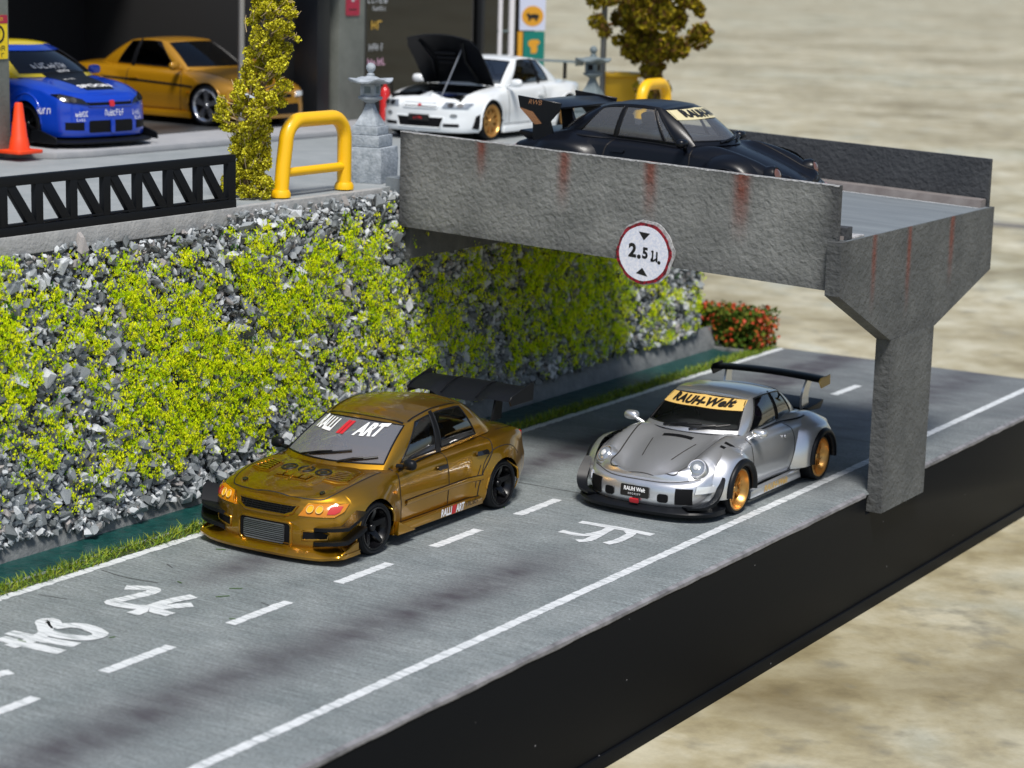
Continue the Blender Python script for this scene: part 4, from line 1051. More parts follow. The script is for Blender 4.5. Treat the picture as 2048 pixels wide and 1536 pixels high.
    g = c.patch('grille', G, 'front', 'black_plastic', .003)
    for k, zz in enumerate(np.linspace(.54, .635, 5)):
        hw = .29+.10*k/4; c.rim('grille_bar', [(-hw, zz), (hw, zz)], 'front', 'black_trim', .007, .008, closed=False, parent=g)
    for y in np.linspace(-.33, .33, 16): c.rim('grille_bar', [(y, .535), (y, .635)], 'front', 'black_trim', .005, .008, closed=False, parent=g)
    c.rim('grille_rim', G, 'front', 'paint_gold', .02, .0, parent=g)
    # lower opening with intercooler
    O = rounded(.72, .285, .06, 4, 0, .295)
    op = c.patch('bumper_opening', O, 'front', 'black_plastic', .003)
    c.rim('opening_rim', O, 'front', 'paint_gold', .018, -.002, parent=op)
    ic = c.patch('intercooler', rounded(.56, .22, .03, 3, 0, .295), 'front', 'grey_metal', .006, .012)
    for zz in np.linspace(.205, .385, 9): c.rim('cooler_fin', [(-.28, zz), (.28, zz)], 'front', 'dark_metal', .0045, .022, closed=False, parent=ic)
    for sg in (1, -1):
        P = [(sg*.50, .25), (sg*.76, .27), (sg*.77, .335), (sg*.70, .37), (sg*.50, .36)]
        o2 = c.patch('brake_duct', P, 'front', 'black_plastic', .004); c.rim('duct_rim', P, 'front', 'paint_gold', .014, 0, parent=o2)
        # canards
        for zz, ln in ((.40, .33), (.23, .36)):
            mb = MB(); A = [c.hit('front', sg*y, zz+.03*(y-.66)/.2)[0] for y in np.linspace(.62, .865, 6)]
            A += [Vector((1.70, sg*.945, zz+.13)), Vector((1.63, sg*.95, zz+.17))]
            v = []; 
            for q, p in enumerate(A):
                o = .17*math.sin(PI*min(1, (q+1)/6)*.5)+.02; nn = Vector((p.x-1.2, p.y*1.4, 0)).normalized()
                v += [p - nn*.03, p + nn*o + Vector((0, 0, .03)), p + nn*o + Vector((0, 0, -.01)), p - nn*.03 - Vector((0, 0, .06))]
            f = [(i*4+k, i*4+(k+1) % 4, i*4+4+(k+1) % 4, i*4+4+k) for i in range(len(A)-1) for k in range(4)] + [(0, 1, 2, 3), (len(v)-1, len(v)-2, len(v)-3, len(v)-4)]
            mb.raw(v, f); mb.build('canard', 'carbon_black', c.root, ang=30)
        c.patch('hood_pin', ellipse(1.72, sg*.54, .035, .03, 14), 'top', 'black_gloss', .004, .012)
        # hood louvres: a vent frame with slats
        VP = [(1.50, sg*.38), (1.22, sg*.40), (1.06, sg*.64), (1.42, sg*.67)]
        vt = c.patch('hood_vent', VP, 'top', 'decal_black', .002)
        for k in range(6):
            u0 = k/6; u1 = u0+.105
            q = lambda u, w: (VP[0][0]*(1-u)*(1-w)+VP[1][0]*u*(1-w)+VP[3][0]*(1-u)*w+VP[2][0]*u*w, VP[0][1]*(1-u)*(1-w)+VP[1][1]*u*(1-w)+VP[3][1]*(1-u)*w+VP[2][1]*u*w)
            c.patch('louvre', [q(u0, .04), q(u1, .04), q(u1, .96), q(u0, .96)], 'top', 'paint_gold', .008, .02, parent=vt)
        c.rim('vent_rim', VP, 'top', 'paint_gold', .014, .002, parent=vt)
    CP = [(1.60, -.22), (1.60, .22), (1.46, .25), (1.46, -.25)]
    cv = c.patch('hood_vent', CP, 'top', 'decal_black', .002)
    for k in range(4): c.patch('louvre', [(1.58, -.21+k*.11), (1.58, -.13+k*.11), (1.48, -.13+k*.115), (1.48, -.22+k*.115)], 'top', 'paint_gold', .006, .016, parent=cv)
    c.rim('vent_rim', CP, 'top', 'paint_gold', .012, .002, parent=cv)
    for k, y in enumerate((-.24, 0, .24)):
        c.rim('hood_emblem', ellipse(1.30, y, .085, .085, 22), 'top', 'decal_black', .018, -.004)
        c.patch('hood_emblem', ellipse(1.30, y, .045, .045, 16), 'top', 'decal_black', .004)
    # splitter: a curved tray standing proud of the bumper
    plan = [(2.16, 0), (2.15, .35), (2.115, .62), (2.05, .84), (1.985, .985), (1.80, 1.005), (1.64, 1.0)]
    P = catmull(plan, 6); P = [(p[0], p[1]) for p in P] ; full = [(p[0], -p[1]) for p in P[::-1]] + P[1:]
    v = []; f = []; n = len(full)
    for (x, y) in full:
        k = abs(y); up = .03*sstep(.75, 1., k)+.0
        v += [(x-.16 if x > 1.9 else x-.08, y*.86, .185), (x-.015, y, .105+up), (x, y, .09+up), (x-.015, y, .06+up), (x-.22, y*.8, .08)]
    f = [(i*5+k, i*5+(k+1) % 5, i*5+5+(k+1) % 5, i*5+5+k) for i in range(n-1) for k in range(5)] + [(0, 1, 2, 3, 4), tuple(n*5-1-k for k in range(5))]
    mb = MB(); mb.raw(v, f); mb.build('front_splitter', 'paint_gold', c.root, ang=30)
    for sg in (1, -1):
        mb = MB(); mb.prism([(1.64, .09), (1.98, .10), (1.95, .15), (1.72, .22), (1.64, .23)], 0, .025, ((0, sg*.965, 0), (1, 0, 0), (0, 0, 1), (0, sg, 0)))
        mb.build('splitter_end', 'paint_gold', c.root, .008, 1)
    # --- glass dressing
    c.text('windscreen_lettering', 'RALLI', 'front', (-.33, 1.175), 'decal_white', size=.14, sx=.85, bold=.007, shear=.15, off=.012, bvh=c.cabbvh)
    c.text('windscreen_lettering', 'II', 'front', (-.03, 1.175), 'decal_red', size=.145, sx=1.5, bold=.008, shear=.15, off=.012, bvh=c.cabbvh)
    c.text('windscreen_lettering', 'ART', 'front', (.28, 1.175), 'decal_white', size=.145, sx=1., bold=.007, shear=.15, off=.012, bvh=c.cabbvh)
    wiper(c, (-.34, .895), (.18, .975), 'front'); wiper(c, (.20, .89), (.52, .935), 'front')
    mb = MB()
    for sg in (1, -1): mirror_pod(c, (.62, .945, .895), (.12, .17, .12), 'carbon_black', sg, foot=(.64, .78, .86))
    for sg in (1, -1): c.line('roof_gutter', [(.10, sg*.545), (-.3, sg*.56), (-.85, sg*.545)], 'top', 'black_trim', .022, .004)
    c.line('windscreen_edge', [(.17, -.53), (.28, 0), (.17, .53)], 'top', 'black_trim', .03, .004)
    # --- tail
    for sg in (1, -1):
        tl = c.patch('tail_light', [(sg*.42, .76), (sg*.74, .76), (sg*.77, .88), (sg*.45, .88)], 'rear', 'red_lens', .004, .015)
        c.line('trunk_gap', [(-1.62, sg*.66), (-1.95, sg*.64), (-2.08, sg*.6)], 'top')
    c.rim('rear_bumper_edge', [(-.6, .3), (.6, .3)], 'rear', 'black_trim', .012, 0, closed=False)
    # --- wing
    sec = [(-.24, .0), (-.12, .035), (.05, .04), (.2, .012), (.24, -.01), (.18, -.025), (.02, -.012), (-.13, -.012)]
    ys = np.linspace(-.75, .75, 25); v = []; XW, ZW = -2.02, 1.27
    for y in ys:
        dp = .05*sstep(.42, .26, abs(y)); ch = 1+.12*sstep(.42, .26, abs(y))
        for (a, b) in sec: v.append((XW+a*ch, y, ZW-dp*(a > 0)+b + (-a)*.22))
    ns = len(sec); f = [(i*ns+k, i*ns+(k+1) % ns, (i+1)*ns+(k+1) % ns, (i+1)*ns+k) for i in range(len(ys)-1) for k in range(ns)]
    mb = MB(); mb.raw(v, f); wg = mb.build('rear_wing', 'carbon_black', c.root, ang=35)
    for sg in (1, -1):
        mb = MB(); mb.prism([(-.29, -.12), (.22, -.12), (.26, -.05), (.22, .0), (-.26, .12), (-.31, .08)], 0, .022, ((XW, sg*.75, ZW), (1, 0, 0), (0, 0, 1), (0, sg, 0))); mb.build('wing_endplate', 'carbon_black', c.root, .006, 1)
        mb = MB(); mb.prism([(.0, -.34), (.22, -.34), (.12, -.02), (-.04, -.02)], -.013, .013, ((XW, sg*.48, ZW), (1, 0, 0), (0, 0, 1), (0, 1, 0))); mb.build('wing_stand', 'carbon_black', c.root, .004, 1)
        c2 = [(XW-.25, sg*.26, ZW+.065), (XW-.1, sg*.26, ZW+.065), (XW+.06, sg*.26, ZW+.03), (XW+.24, sg*.26, ZW-.06)]
        mb = MB(); mb.tube(c2, .008, 6); mb.build('wing_rib', 'black_trim', wg)
    return c
GOLD = gold_sedan()
# ================================================================== rear-engined coupes (silver on the road, satin black on the bridge)
make_wheel('gold_split', .305, .30, .262, 'split', 'wheel_gold', 'wheel_gold', n=6, dish=.085)
make_wheel('copper_split', .305, .30, .255, 'split', 'black_gloss', 'wheel_copper', n=6, dish=.09)
def coupe(kind):
    silver = kind == 'silver'
    P = 'paint_silver' if silver else 'paint_satin_black'
    dz = 0. if silver else .045
    if silver: c = Car('coupe_car', (1.16, 5.36, 0), -PI/2, 'silver wide-body coupe with gold wheels and gold windscreen banner under the bridge', 'model car', P, None)
    else: c = Car('coupe_car', (.16, 5.82, 3.488), math.radians(3), 'satin black wide-body coupe with tall rear wing parked on the bridge deck', 'model car', P, None)
    if not silver: c.root.rotation_euler = (0, .038, math.radians(3))
    st = [(1.98, 0, .47, .16, 0), (1.965, .28, .47, .16, 0), (1.90, .52, .475, .16, 0), (1.78, .70, .50, .16, .25), (1.62, .80, .56, .16, .7), (1.42, .855, .65, .16, 1), (1.135, .88, .72, .16, 1),
          (.75, .87, .765, .16, 1), (.35, .855, .79, .16, 1), (-.1, .855, .80, .16, 1), (-.6, .87, .80, .16, 1), (-.9, .90, .80, .16, 1), (-1.135, .91, .785, .16, 1), (-1.5, .88, .74, .17, 1),
          (-1.8, .80, .69, .22, 1.5), (-1.95, .68, .66, .24, 1.9), (-2.03, .45, .645, .24, 2), (-2.06, .2, .64, .24, 2), (-2.065, 0, .64, .24, 2)]
    profs = dict(T=[0, .12, .3, .5, .7, .85, .95, 1.], front=[.0, .03, .04, .04, .03, .01, -.03, -.07], side=[-.06, -.015, .01, .02, .012, -.01, -.03, -.075], rear=[-.05, .0, .03, .03, .01, -.01, -.03, -.06])
    ztop = ([-2.06, -1.85, -1.5, -1., .4, .75, 1.1, 1.5, 1.8, 1.95], [.645, .70, .80, .90, .92, .865, .775, .645, .53, .475])
    ax = 1.135; AR = .335; AZ = .305
    arches = [(ax, AZ, AR), (-ax, AZ, AR)]
    def bump(x, v, y):
        a = np.abs(v)
        f = sstep(.45, .95, x)*sstep(1.97, 1.80, x)*.085*np.exp(-((a-.80)/.17)**2) - sstep(.6, 1.0, x)*sstep(1.97, 1.7, x)*.03*np.exp(-((a-.45)/.2)**2)
        r = sstep(-.5, -.9, x)*sstep(-1.95, -1.3, x)*.06*np.exp(-((a-.84)/.14)**2)
        return f + r
    fl = [(ax, AZ, AR, .03, .2, 1.2), (-ax, AZ, AR, .03, .25, 1.)]
    c.body(st, profs, ztop, arches, fl, bump, nl=34)
    c.cabin(wb=(.86, .56, .67, .855, .845), wt=(.20, .06, .52, 1.235+dz, 1.20+dz), rb=(-1.62, -1.25, .56, .79, .84), rt=(-.90, -.80, .48, 1.20+dz*.6, 1.18+dz*.6),
            knots=[(.50, .03), (.38, -.03), (.22, -.05), (.19, -.06), (-.50, -.42), (-.56, -.47), (-1.08, -.76), (-1.20, -.80)] if not silver else [(.50, .03), (.40, -.03), (-.50, -.42), (-.56, -.47), (-1.05, -.76), (-1.20, -.80)],
            wins=[(1, 2), (3, 4), (5, 6)] if not silver else [(1, 2), (3, 4)], pillars=[(2, 3), (4, 5)] if not silver else [(2, 3)],
            zb=([-1.2, -.9, -.4, .1, .55], [.84, .83, .82, .82, .80]), zr=([-.84, -.6, -.25, 0., .08], [1.17+dz*.6, 1.212+dz*.9, 1.23+dz, 1.22+dz, 1.19+dz]), crown=.035, bulge=.045, fb=.03, ts=(.10, .93), vA=.94,
            glass='glass' if silver else 'glass_milky')
    c.wheels([ax, -ax], [.955 if silver else .94, 1.005], AZ, ['gold_split' if silver else 'copper_split']*2)
    cockpit(c, .50, .66, .90, -.32, -1.0); seats(c, [-.2], [.30, -.30], .36, 'seat_purple' if silver else 'seat_cloth')
    # --- bolt-on flares: each a curved shell round its wheel arch
    LIPM = 'carbon_black'
    for d, sg in (('left', 1), ('right', -1)):
        for xc, W0, W1, R1 in ((ax, .82, .985, .50), (-ax, .86, 1.03, .56)):
            v = []; f = []; n = 29; m_ = 8
            for i, a in enumerate(np.linspace(-.12, PI+.12, n)):
                rr = R1 if xc > 0 else R1 + .05*max(0, math.cos(a))
                for k in range(m_):
                    q = k/(m_-1); r = (AR+.005)*(1-q) + rr*q
                    y = W1 - (W1-W0)*(q**1.7) + .012*math.sin(PI*q)
                    z = AZ + r*math.sin(a); 
                    if z > .74: y -= (z-.74)*.9
                    v.append((xc+r*math.cos(a), sg*y, max(z, .15)))
            f = [(i*m_+k, i*m_+k+1, (i+1)*m_+k+1, (i+1)*m_+k) for i in range(n-1) for k in range(m_-1)]
            mb = MB(); mb.raw(v, f); fo = mb.build('fender_flare', P, c.root, ang=60)
            mb = MB(); L = [(xc+(AR+.004)*math.cos(a), sg*W1, max(AZ+(AR+.004)*math.sin(a), .15)) for a in np.linspace(-.1, PI+.1, 25)]
            mb.tube(L, .048 if silver else .014, 8); mb.build('flare_lip', LIPM if silver else P, fo, ang=60)
            mb = MB()
            for a in np.linspace(.25, PI-.25, 7):
                r = R1*.9; z = AZ+r*math.sin(a); mb.lathe([(.012, 0), (.012, .012), (.001, .012)], 8, (xc+r*math.cos(a), sg*(W0+.03-(max(z-.74, 0))*.9), z), 'Y' if sg > 0 else 'Y', caps=False)
            mb.build('rivet', 'dark_metal', fo)
        c.line('door_gap', [(.60, .80), (.62, .60), (.60, .4), (.57, .24)], d)
        c.line('door_gap', [(-.50, .82), (-.56, .70), (-.56, .5), (-.50, .3), (-.46, .24)], d)
        c.line('belt_moulding', [(.50, .80), (0, .825), (-.6, .83), (-1.0, .84)], d, 'black_trim', .025, .01)
        c.patch('door_handle', rounded(.19, .045, .02, 4, -.38, .70), d, P, .012, .02)
        mb = MB(); mb.prism([(.76, .10), (.74, .20), (-.66, .22), (-.72, .10)], 0, .08, ((0, sg*.85, 0), (1, 0, 0), (0, 0, 1), (0, sg, 0))); sk = mb.build('side_skirt', P, c.root, .02, 2)
        tm = 'decal_gold'
        if silver: flat_text('sill_lettering', 'RAUH-Welt', ((.05, sg*.9335, .155), (-sg, 0, 0), (0, 0, 1), (0, sg, 0)), tm, sk, size=.11, sx=1.2, bold=.004, shear=.25)
        else:
            c.rim('fender_emblem', ellipse(.66, .46, .07, .07, 20), d, 'wheel_copper', .012, .004)
            c.text('door_lettering', 'R', d, (.66, .46), 'wheel_copper', size=.1, bold=.004, flip=-1 if sg > 0 else 1, off=.012)
            c.text('door_lettering', scribble(4, .04, 2), d, (.66, .35), 'wheel_copper', flip=-1 if sg > 0 else 1, off=.012)
            c.text('door_lettering', scribble(5, .05, 5), d, (.42, .53), 'wheel_copper', flip=-1 if sg > 0 else 1, off=.03)
        c.patch('tow_marker', ellipse(1.5, .42, .03, .02), d, 'amber_lens', .004, .01)
        # front canard
        if silver:
            A = [Vector(p) for p in ((1.52, sg*.90, .52), (1.62, sg*.92, .40), (1.72, sg*.90, .28), (1.84, sg*.80, .205), (1.93, sg*.62, .185))]
            A = [Vector(q) for q in catmull([tuple(p) for p in A], 4)]; v = []
            for q, p in enumerate(A):
                nn = Vector((.6, sg*1.0, 0)).normalized(); v += [p-nn*.05, p+nn*.075+Vector((0, 0, .01)), p+nn*.075-Vector((.012, 0, .02)), p-nn*.05-Vector((.02, 0, .03))]
            f = [(i*4+k, i*4+(k+1) % 4, i*4+4+(k+1) % 4, i*4+4+k) for i in range(len(A)-1) for k in range(4)] + [(0, 1, 2, 3), (len(v)-1, len(v)-2, len(v)-3, len(v)-4)]
            mb = MB(); mb.raw(v, f); mb.build('canard', 'carbon_black', c.root, ang=30)
    # --- nose
    for sg in (1, -1):
        c.line('hood_gap', [(1.855, 0), (1.86, sg*.2), (1.85, sg*.40), (1.77, sg*.475), (1.5, sg*.50), (1.1, sg*.56), (.80, sg*.60)], 'top', n=6)
        cy, cz, hr = sg*.63, .60, .115
        if silver:
            # laid-back oval lamps
            nrm = Vector((.72, sg*.18, .62)).normalized(); o = Vector((1.66, cy, .615))
        else:
            nrm = Vector((.93, sg*.08, .34)).normalized(); o = Vector((1.70, cy, .60))
        u = Vector((0, 1, 0)).cross(nrm).normalized(); w = nrm.cross(u)
        def ring(rs, hs, n=28): return [[o + nrm*h + (u*math.cos(2*PI*k/n)*(1.12 if silver else 1.) + w*math.sin(2*PI*k/n))*r for k in range(n)] for r, h in zip(rs, hs)]
        def rings(name, rs, hs, m, parent=None):
            R = ring(rs, hs); n = 28; v = [p for q in R for p in q]; f = [(i*n+k, i*n+(k+1) % n, (i+1)*n+(k+1) % n, (i+1)*n+k) for i in range(len(R)-1) for k in range(n)]
            mb = MB(); mb.raw(v, f); return mb.build(name, m, parent or c.root, ang=50)
        hd = rings('headlight', [.14, .128, .108, .10], [-.10, -.02, .012, .012], P)
        rings('headlight_ring', [.10, .096, .089, .086], [.0, .02, .02, .006], 'chrome' if silver else 'black_trim', hd)
        rings('headlight_lens', [.087, .068, .04, .002], [.008, .026, .037, .041], 'headlamp_glass' if silver else 'headlamp_dark', hd)
        if silver: rings('lamp', [.036, .026, .002], [.045, .054, .057], 'lamp_white', hd)
        # bumper details
        if silver:
            c.patch('brake_duct', [(sg*.50, .215), (sg*.68, .215), (sg*.68, .40), (sg*.50, .40)], 'front', 'black_plastic', .004, .01)
            c.patch('oil_cooler_duct', rounded(.13, .10, .03, 4, sg*.36, .275), 'front', 'black_plastic', .004, .01)
            il = c.patch('indicator', [(sg*.70, .34), (sg*.84, .35), (sg*.86, .42), (sg*.71, .425)], 'front', 'clear_lens', .006, .015)
            c.rim('indicator_rim', [(sg*.70, .34), (sg*.84, .35), (sg*.86, .42), (sg*.71, .425)], 'front', P, .010, .01, parent=il)
        else:
            c.patch('brake_duct', [(sg*.40, .22), (sg*.68, .22), (sg*.68, .32), (sg*.40, .32)], 'front', 'black_plastic', .004, .01)
            c.patch('indicator', [(sg*.58, .37), (sg*.78, .37), (sg*.78, .42), (sg*.58, .42)], 'front', 'amber_deep', .006, .015)
        wiper(c, (-.30 if sg > 0 else .08, .875), (.12 if sg > 0 else .44, .925), 'front')
        mirror_pod(c, (.52, .90, .885), (.15, .20, .115), P, sg, foot=(.50, .74, .80))
    c.line('bumper_gap', [(-.72, .50), (-.4, .455), (0, .45), (.4, .455), (.72, .50)], 'front', w=.012)
    if silver:
        pl = c.patch('number_plate', rounded(.38, .135, .015, 3, 0, .315), 'front', 'decal_black', .012, .012)
        c.text('plate_lettering', 'RAUH Welt', 'front', (0, .338), 'decal_white', size=.06, bold=.002, sx=.95, off=.027, parent=pl)
        c.text('plate_lettering', 'BEGRIFF', 'front', (0, .285), 'decal_white', size=.032, sx=1.2, off=.027, parent=pl, space=1.3)
        c.patch('tow_hook', [(-.05, .20), (.06, .20), (.06, .235), (-.05, .235)], 'front', 'decal_red', .02, .03)
        # hood intake panel and cowl vent
        c.line('hood_crease', [(1.50, -.20), (1.05, -.30)], 'top', w=.012, smooth=False); c.line('hood_crease', [(1.50, .20), (1.05, .30)], 'top', w=.012, smooth=False)
        cv = c.patch('cowl_vent', [(1.0, -.20), (1.0, .20), (.93, .21), (.93, -.21)], 'top', 'black_plastic', .003)
        for sg in (1, -1): 
            for q in (0, 1): c.patch('fender_vent', [(1.02+.12*q, sg*.68), (1.06+.12*q, sg*.685), (1.0+.12*q, sg*.80), (.96+.12*q, sg*.795)], 'top', 'black_plastic', .003, .008)
    # chin splitter
    plan = [(2.09, 0), (2.075, .32), (2.02, .60), (1.90, .80), (1.72, .92), (1.50, .95)]
    Q = [(p[0], p[1]) for p in catmull(plan, 6)]; full = [(p[0], -p[1]) for p in Q[::-1]] + Q[1:]; v = []; n = len(full)
    for (x, y) in full: v += [(x-.16, y*.9, .185), (x-.02, y, .135), (x, y, .115), (x-.02, y, .075), (x-.25, y*.85, .07)]
    f = [(i*5+k, i*5+(k+1) % 5, i*5+5+(k+1) % 5, i*5+5+k) for i in range(n-1) for k in range(5)] + [(0, 1, 2, 3, 4), tuple(n*5-1-k for k in range(5))]
    mb = MB(); mb.raw(v, f); mb.build('front_splitter', 'carbon_black', c.root, ang=30)
    # --- windscreen banner
    yb_, zb_ = .50, 1.10
    bp = [(-.55, 1.08+dz), (0, 1.10+dz), (.55, 1.08+dz), (.515, 1.185+dz), (0, 1.212+dz), (-.515, 1.185+dz)]
    ban = c.patch('windscreen_banner', bp, 'front', 'banner_gold' if silver else 'banner_pale', .010, bvh=c.cabbvh)
    c.text('banner_lettering', 'RAUH-Welt', 'front', (0, 1.145+dz), 'decal_black', size=.10, sx=1.55, bold=.005, shear=.18, off=.018, bvh=c.cabbvh, parent=ban, space=1.05)
    # --- tail: engine lid spoiler, wings
    c.patch('tail_light', [(-.72, .50), (.72, .50), (.70, .60), (-.70, .60)], 'rear', 'red_lens', .004, .015)
    if silver:
        mb = MB(); mb.prism([(0, 0), (-.42, -.04), (-.52, .05), (-.50, .08), (-.30, .05), (0, .03)], -.62, .62, ((-1.50, 0, .80), (1, 0, 0), (0, 0, 1), (0, 1, 0))); mb.build('duck_tail', 'carbon_black', c.root, .012, 2)
        v = []; ys = np.linspace(-.78, .78, 29); sec = [(-.13, .01), (-.02, .03), (.10, .02), (.14, 0), (.10, -.012), (-.02, .0)]
        for y in ys:
            b_ = .07*(1-(y/.78)**2)
            for (a, b) in sec: v.append((-1.62+a+b_*.6, y, 1.215+b_*.55+b-a*.12))
        ns = 6; f = [(i*ns+k, i*ns+(k+1) % ns, (i+1)*ns+(k+1) % ns, (i+1)*ns+k) for i in range(len(ys)-1) for k in range(ns)]
        mb = MB(); mb.raw(v, f); mb.build('rear_wing', 'carbon_black', c.root, ang=40)
        for sg in (1, -1):
            mb = MB(); mb.prism([(-.17, -.07), (.10, -.09), (.17, .0), (.13, .05), (-.16, .06)], 0, .02, ((-1.62, sg*.78, 1.21), (1, 0, 0), (0, 0, 1), (0, sg, 0))); mb.build('wing_endplate', 'carbon_black' if sg < 0 else 'banner_gold', c.root, .005, 1)
            v = []
            for k in range(9):
                t = k/8; x = -1.58+.08*math.sin(PI*t)-.02*t; z = .82+.42*t; y = sg*(.54+.05*t); w_ = .11-.03*t
                v += [(x-w_, y-.015, z), (x+w_, y-.015, z), (x+w_, y+.015, z), (x-w_, y+.015, z)]
            f = [(i*4+k, i*4+(k+1) % 4, i*4+4+(k+1) % 4, i*4+4+k) for i in range(8) for k in range(4)]
            mb = MB(); mb.raw(v, f); mb.build('wing_stand', 'paint_silver', c.root, ang=40)
    else:
        # tall box-sided wing
        mb = MB(); mb.prism([(-.34, .08), (-.30, .10), (.0, .115), (.26, .06), (.25, .03), (-.02, .06)], -.80, .80, ((-1.50, 0, 1.10), (1, 0, 0), (0, 0, 1), (0, 1, 0))); mb.build('rear_wing', P, c.root, .01, 2)
        for sg in (1, -1):
            mb = MB(); mb.prism([(-.38, .17), (.26, .125), (.24, .02), (.12, -.12), (.20, -.34), (-.12, -.40), (-.14, -.16), (-.34, .02)], -.0, .03, ((-1.50, sg*.78, 1.09), (1, 0, 0), (0, 0, 1), (0, sg, 0))); ep = mb.build('wing_endplate', P, c.root, .008, 1)
            flat_text('wing_lettering', 'RWB', ((-1.62, sg*(.813), 1.19), (-1 if sg > 0 else 1, 0, 0), (0, 0, 1), (0, sg, 0)), 'wheel_copper', ep, size=.09, shear=.3)
            mb = MB(); mb.prism([(-.34, .02), (-.14, -.02), (.0, -.16), (-.10, -.18), (-.22, -.08)], .032, .036, ((-1.50, sg*.78, 1.09), (1, 0, 0), (0, 0, 1), (0, sg, 0))); mb.build('wing_flash', 'wheel_copper', ep)
            mb = MB(); mb.prism([(.05, -.36), (.30, -.36), (.12, .06), (-.02, .06)], -.03, .03, ((-1.46, sg*.35, 1.11), (1, 0, 0), (0, 0, 1), (0, 1, 0))); mb.build('wing_stand', P, c.root, .006, 1)
        mb = MB(); mb.prism([(.28, .03), (-.30, -.03), (-.42, .04), (-.40, .08), (-.15, .06), (.28, .06)], -.74, .74, ((-1.45, 0, .74), (1, 0, 0), (0, 0, 1), (0, 1, 0))); mb.build('duck_tail', P, c.root, .015, 2)
    return c
SILVER = coupe('silver')
BLACK = coupe('black')
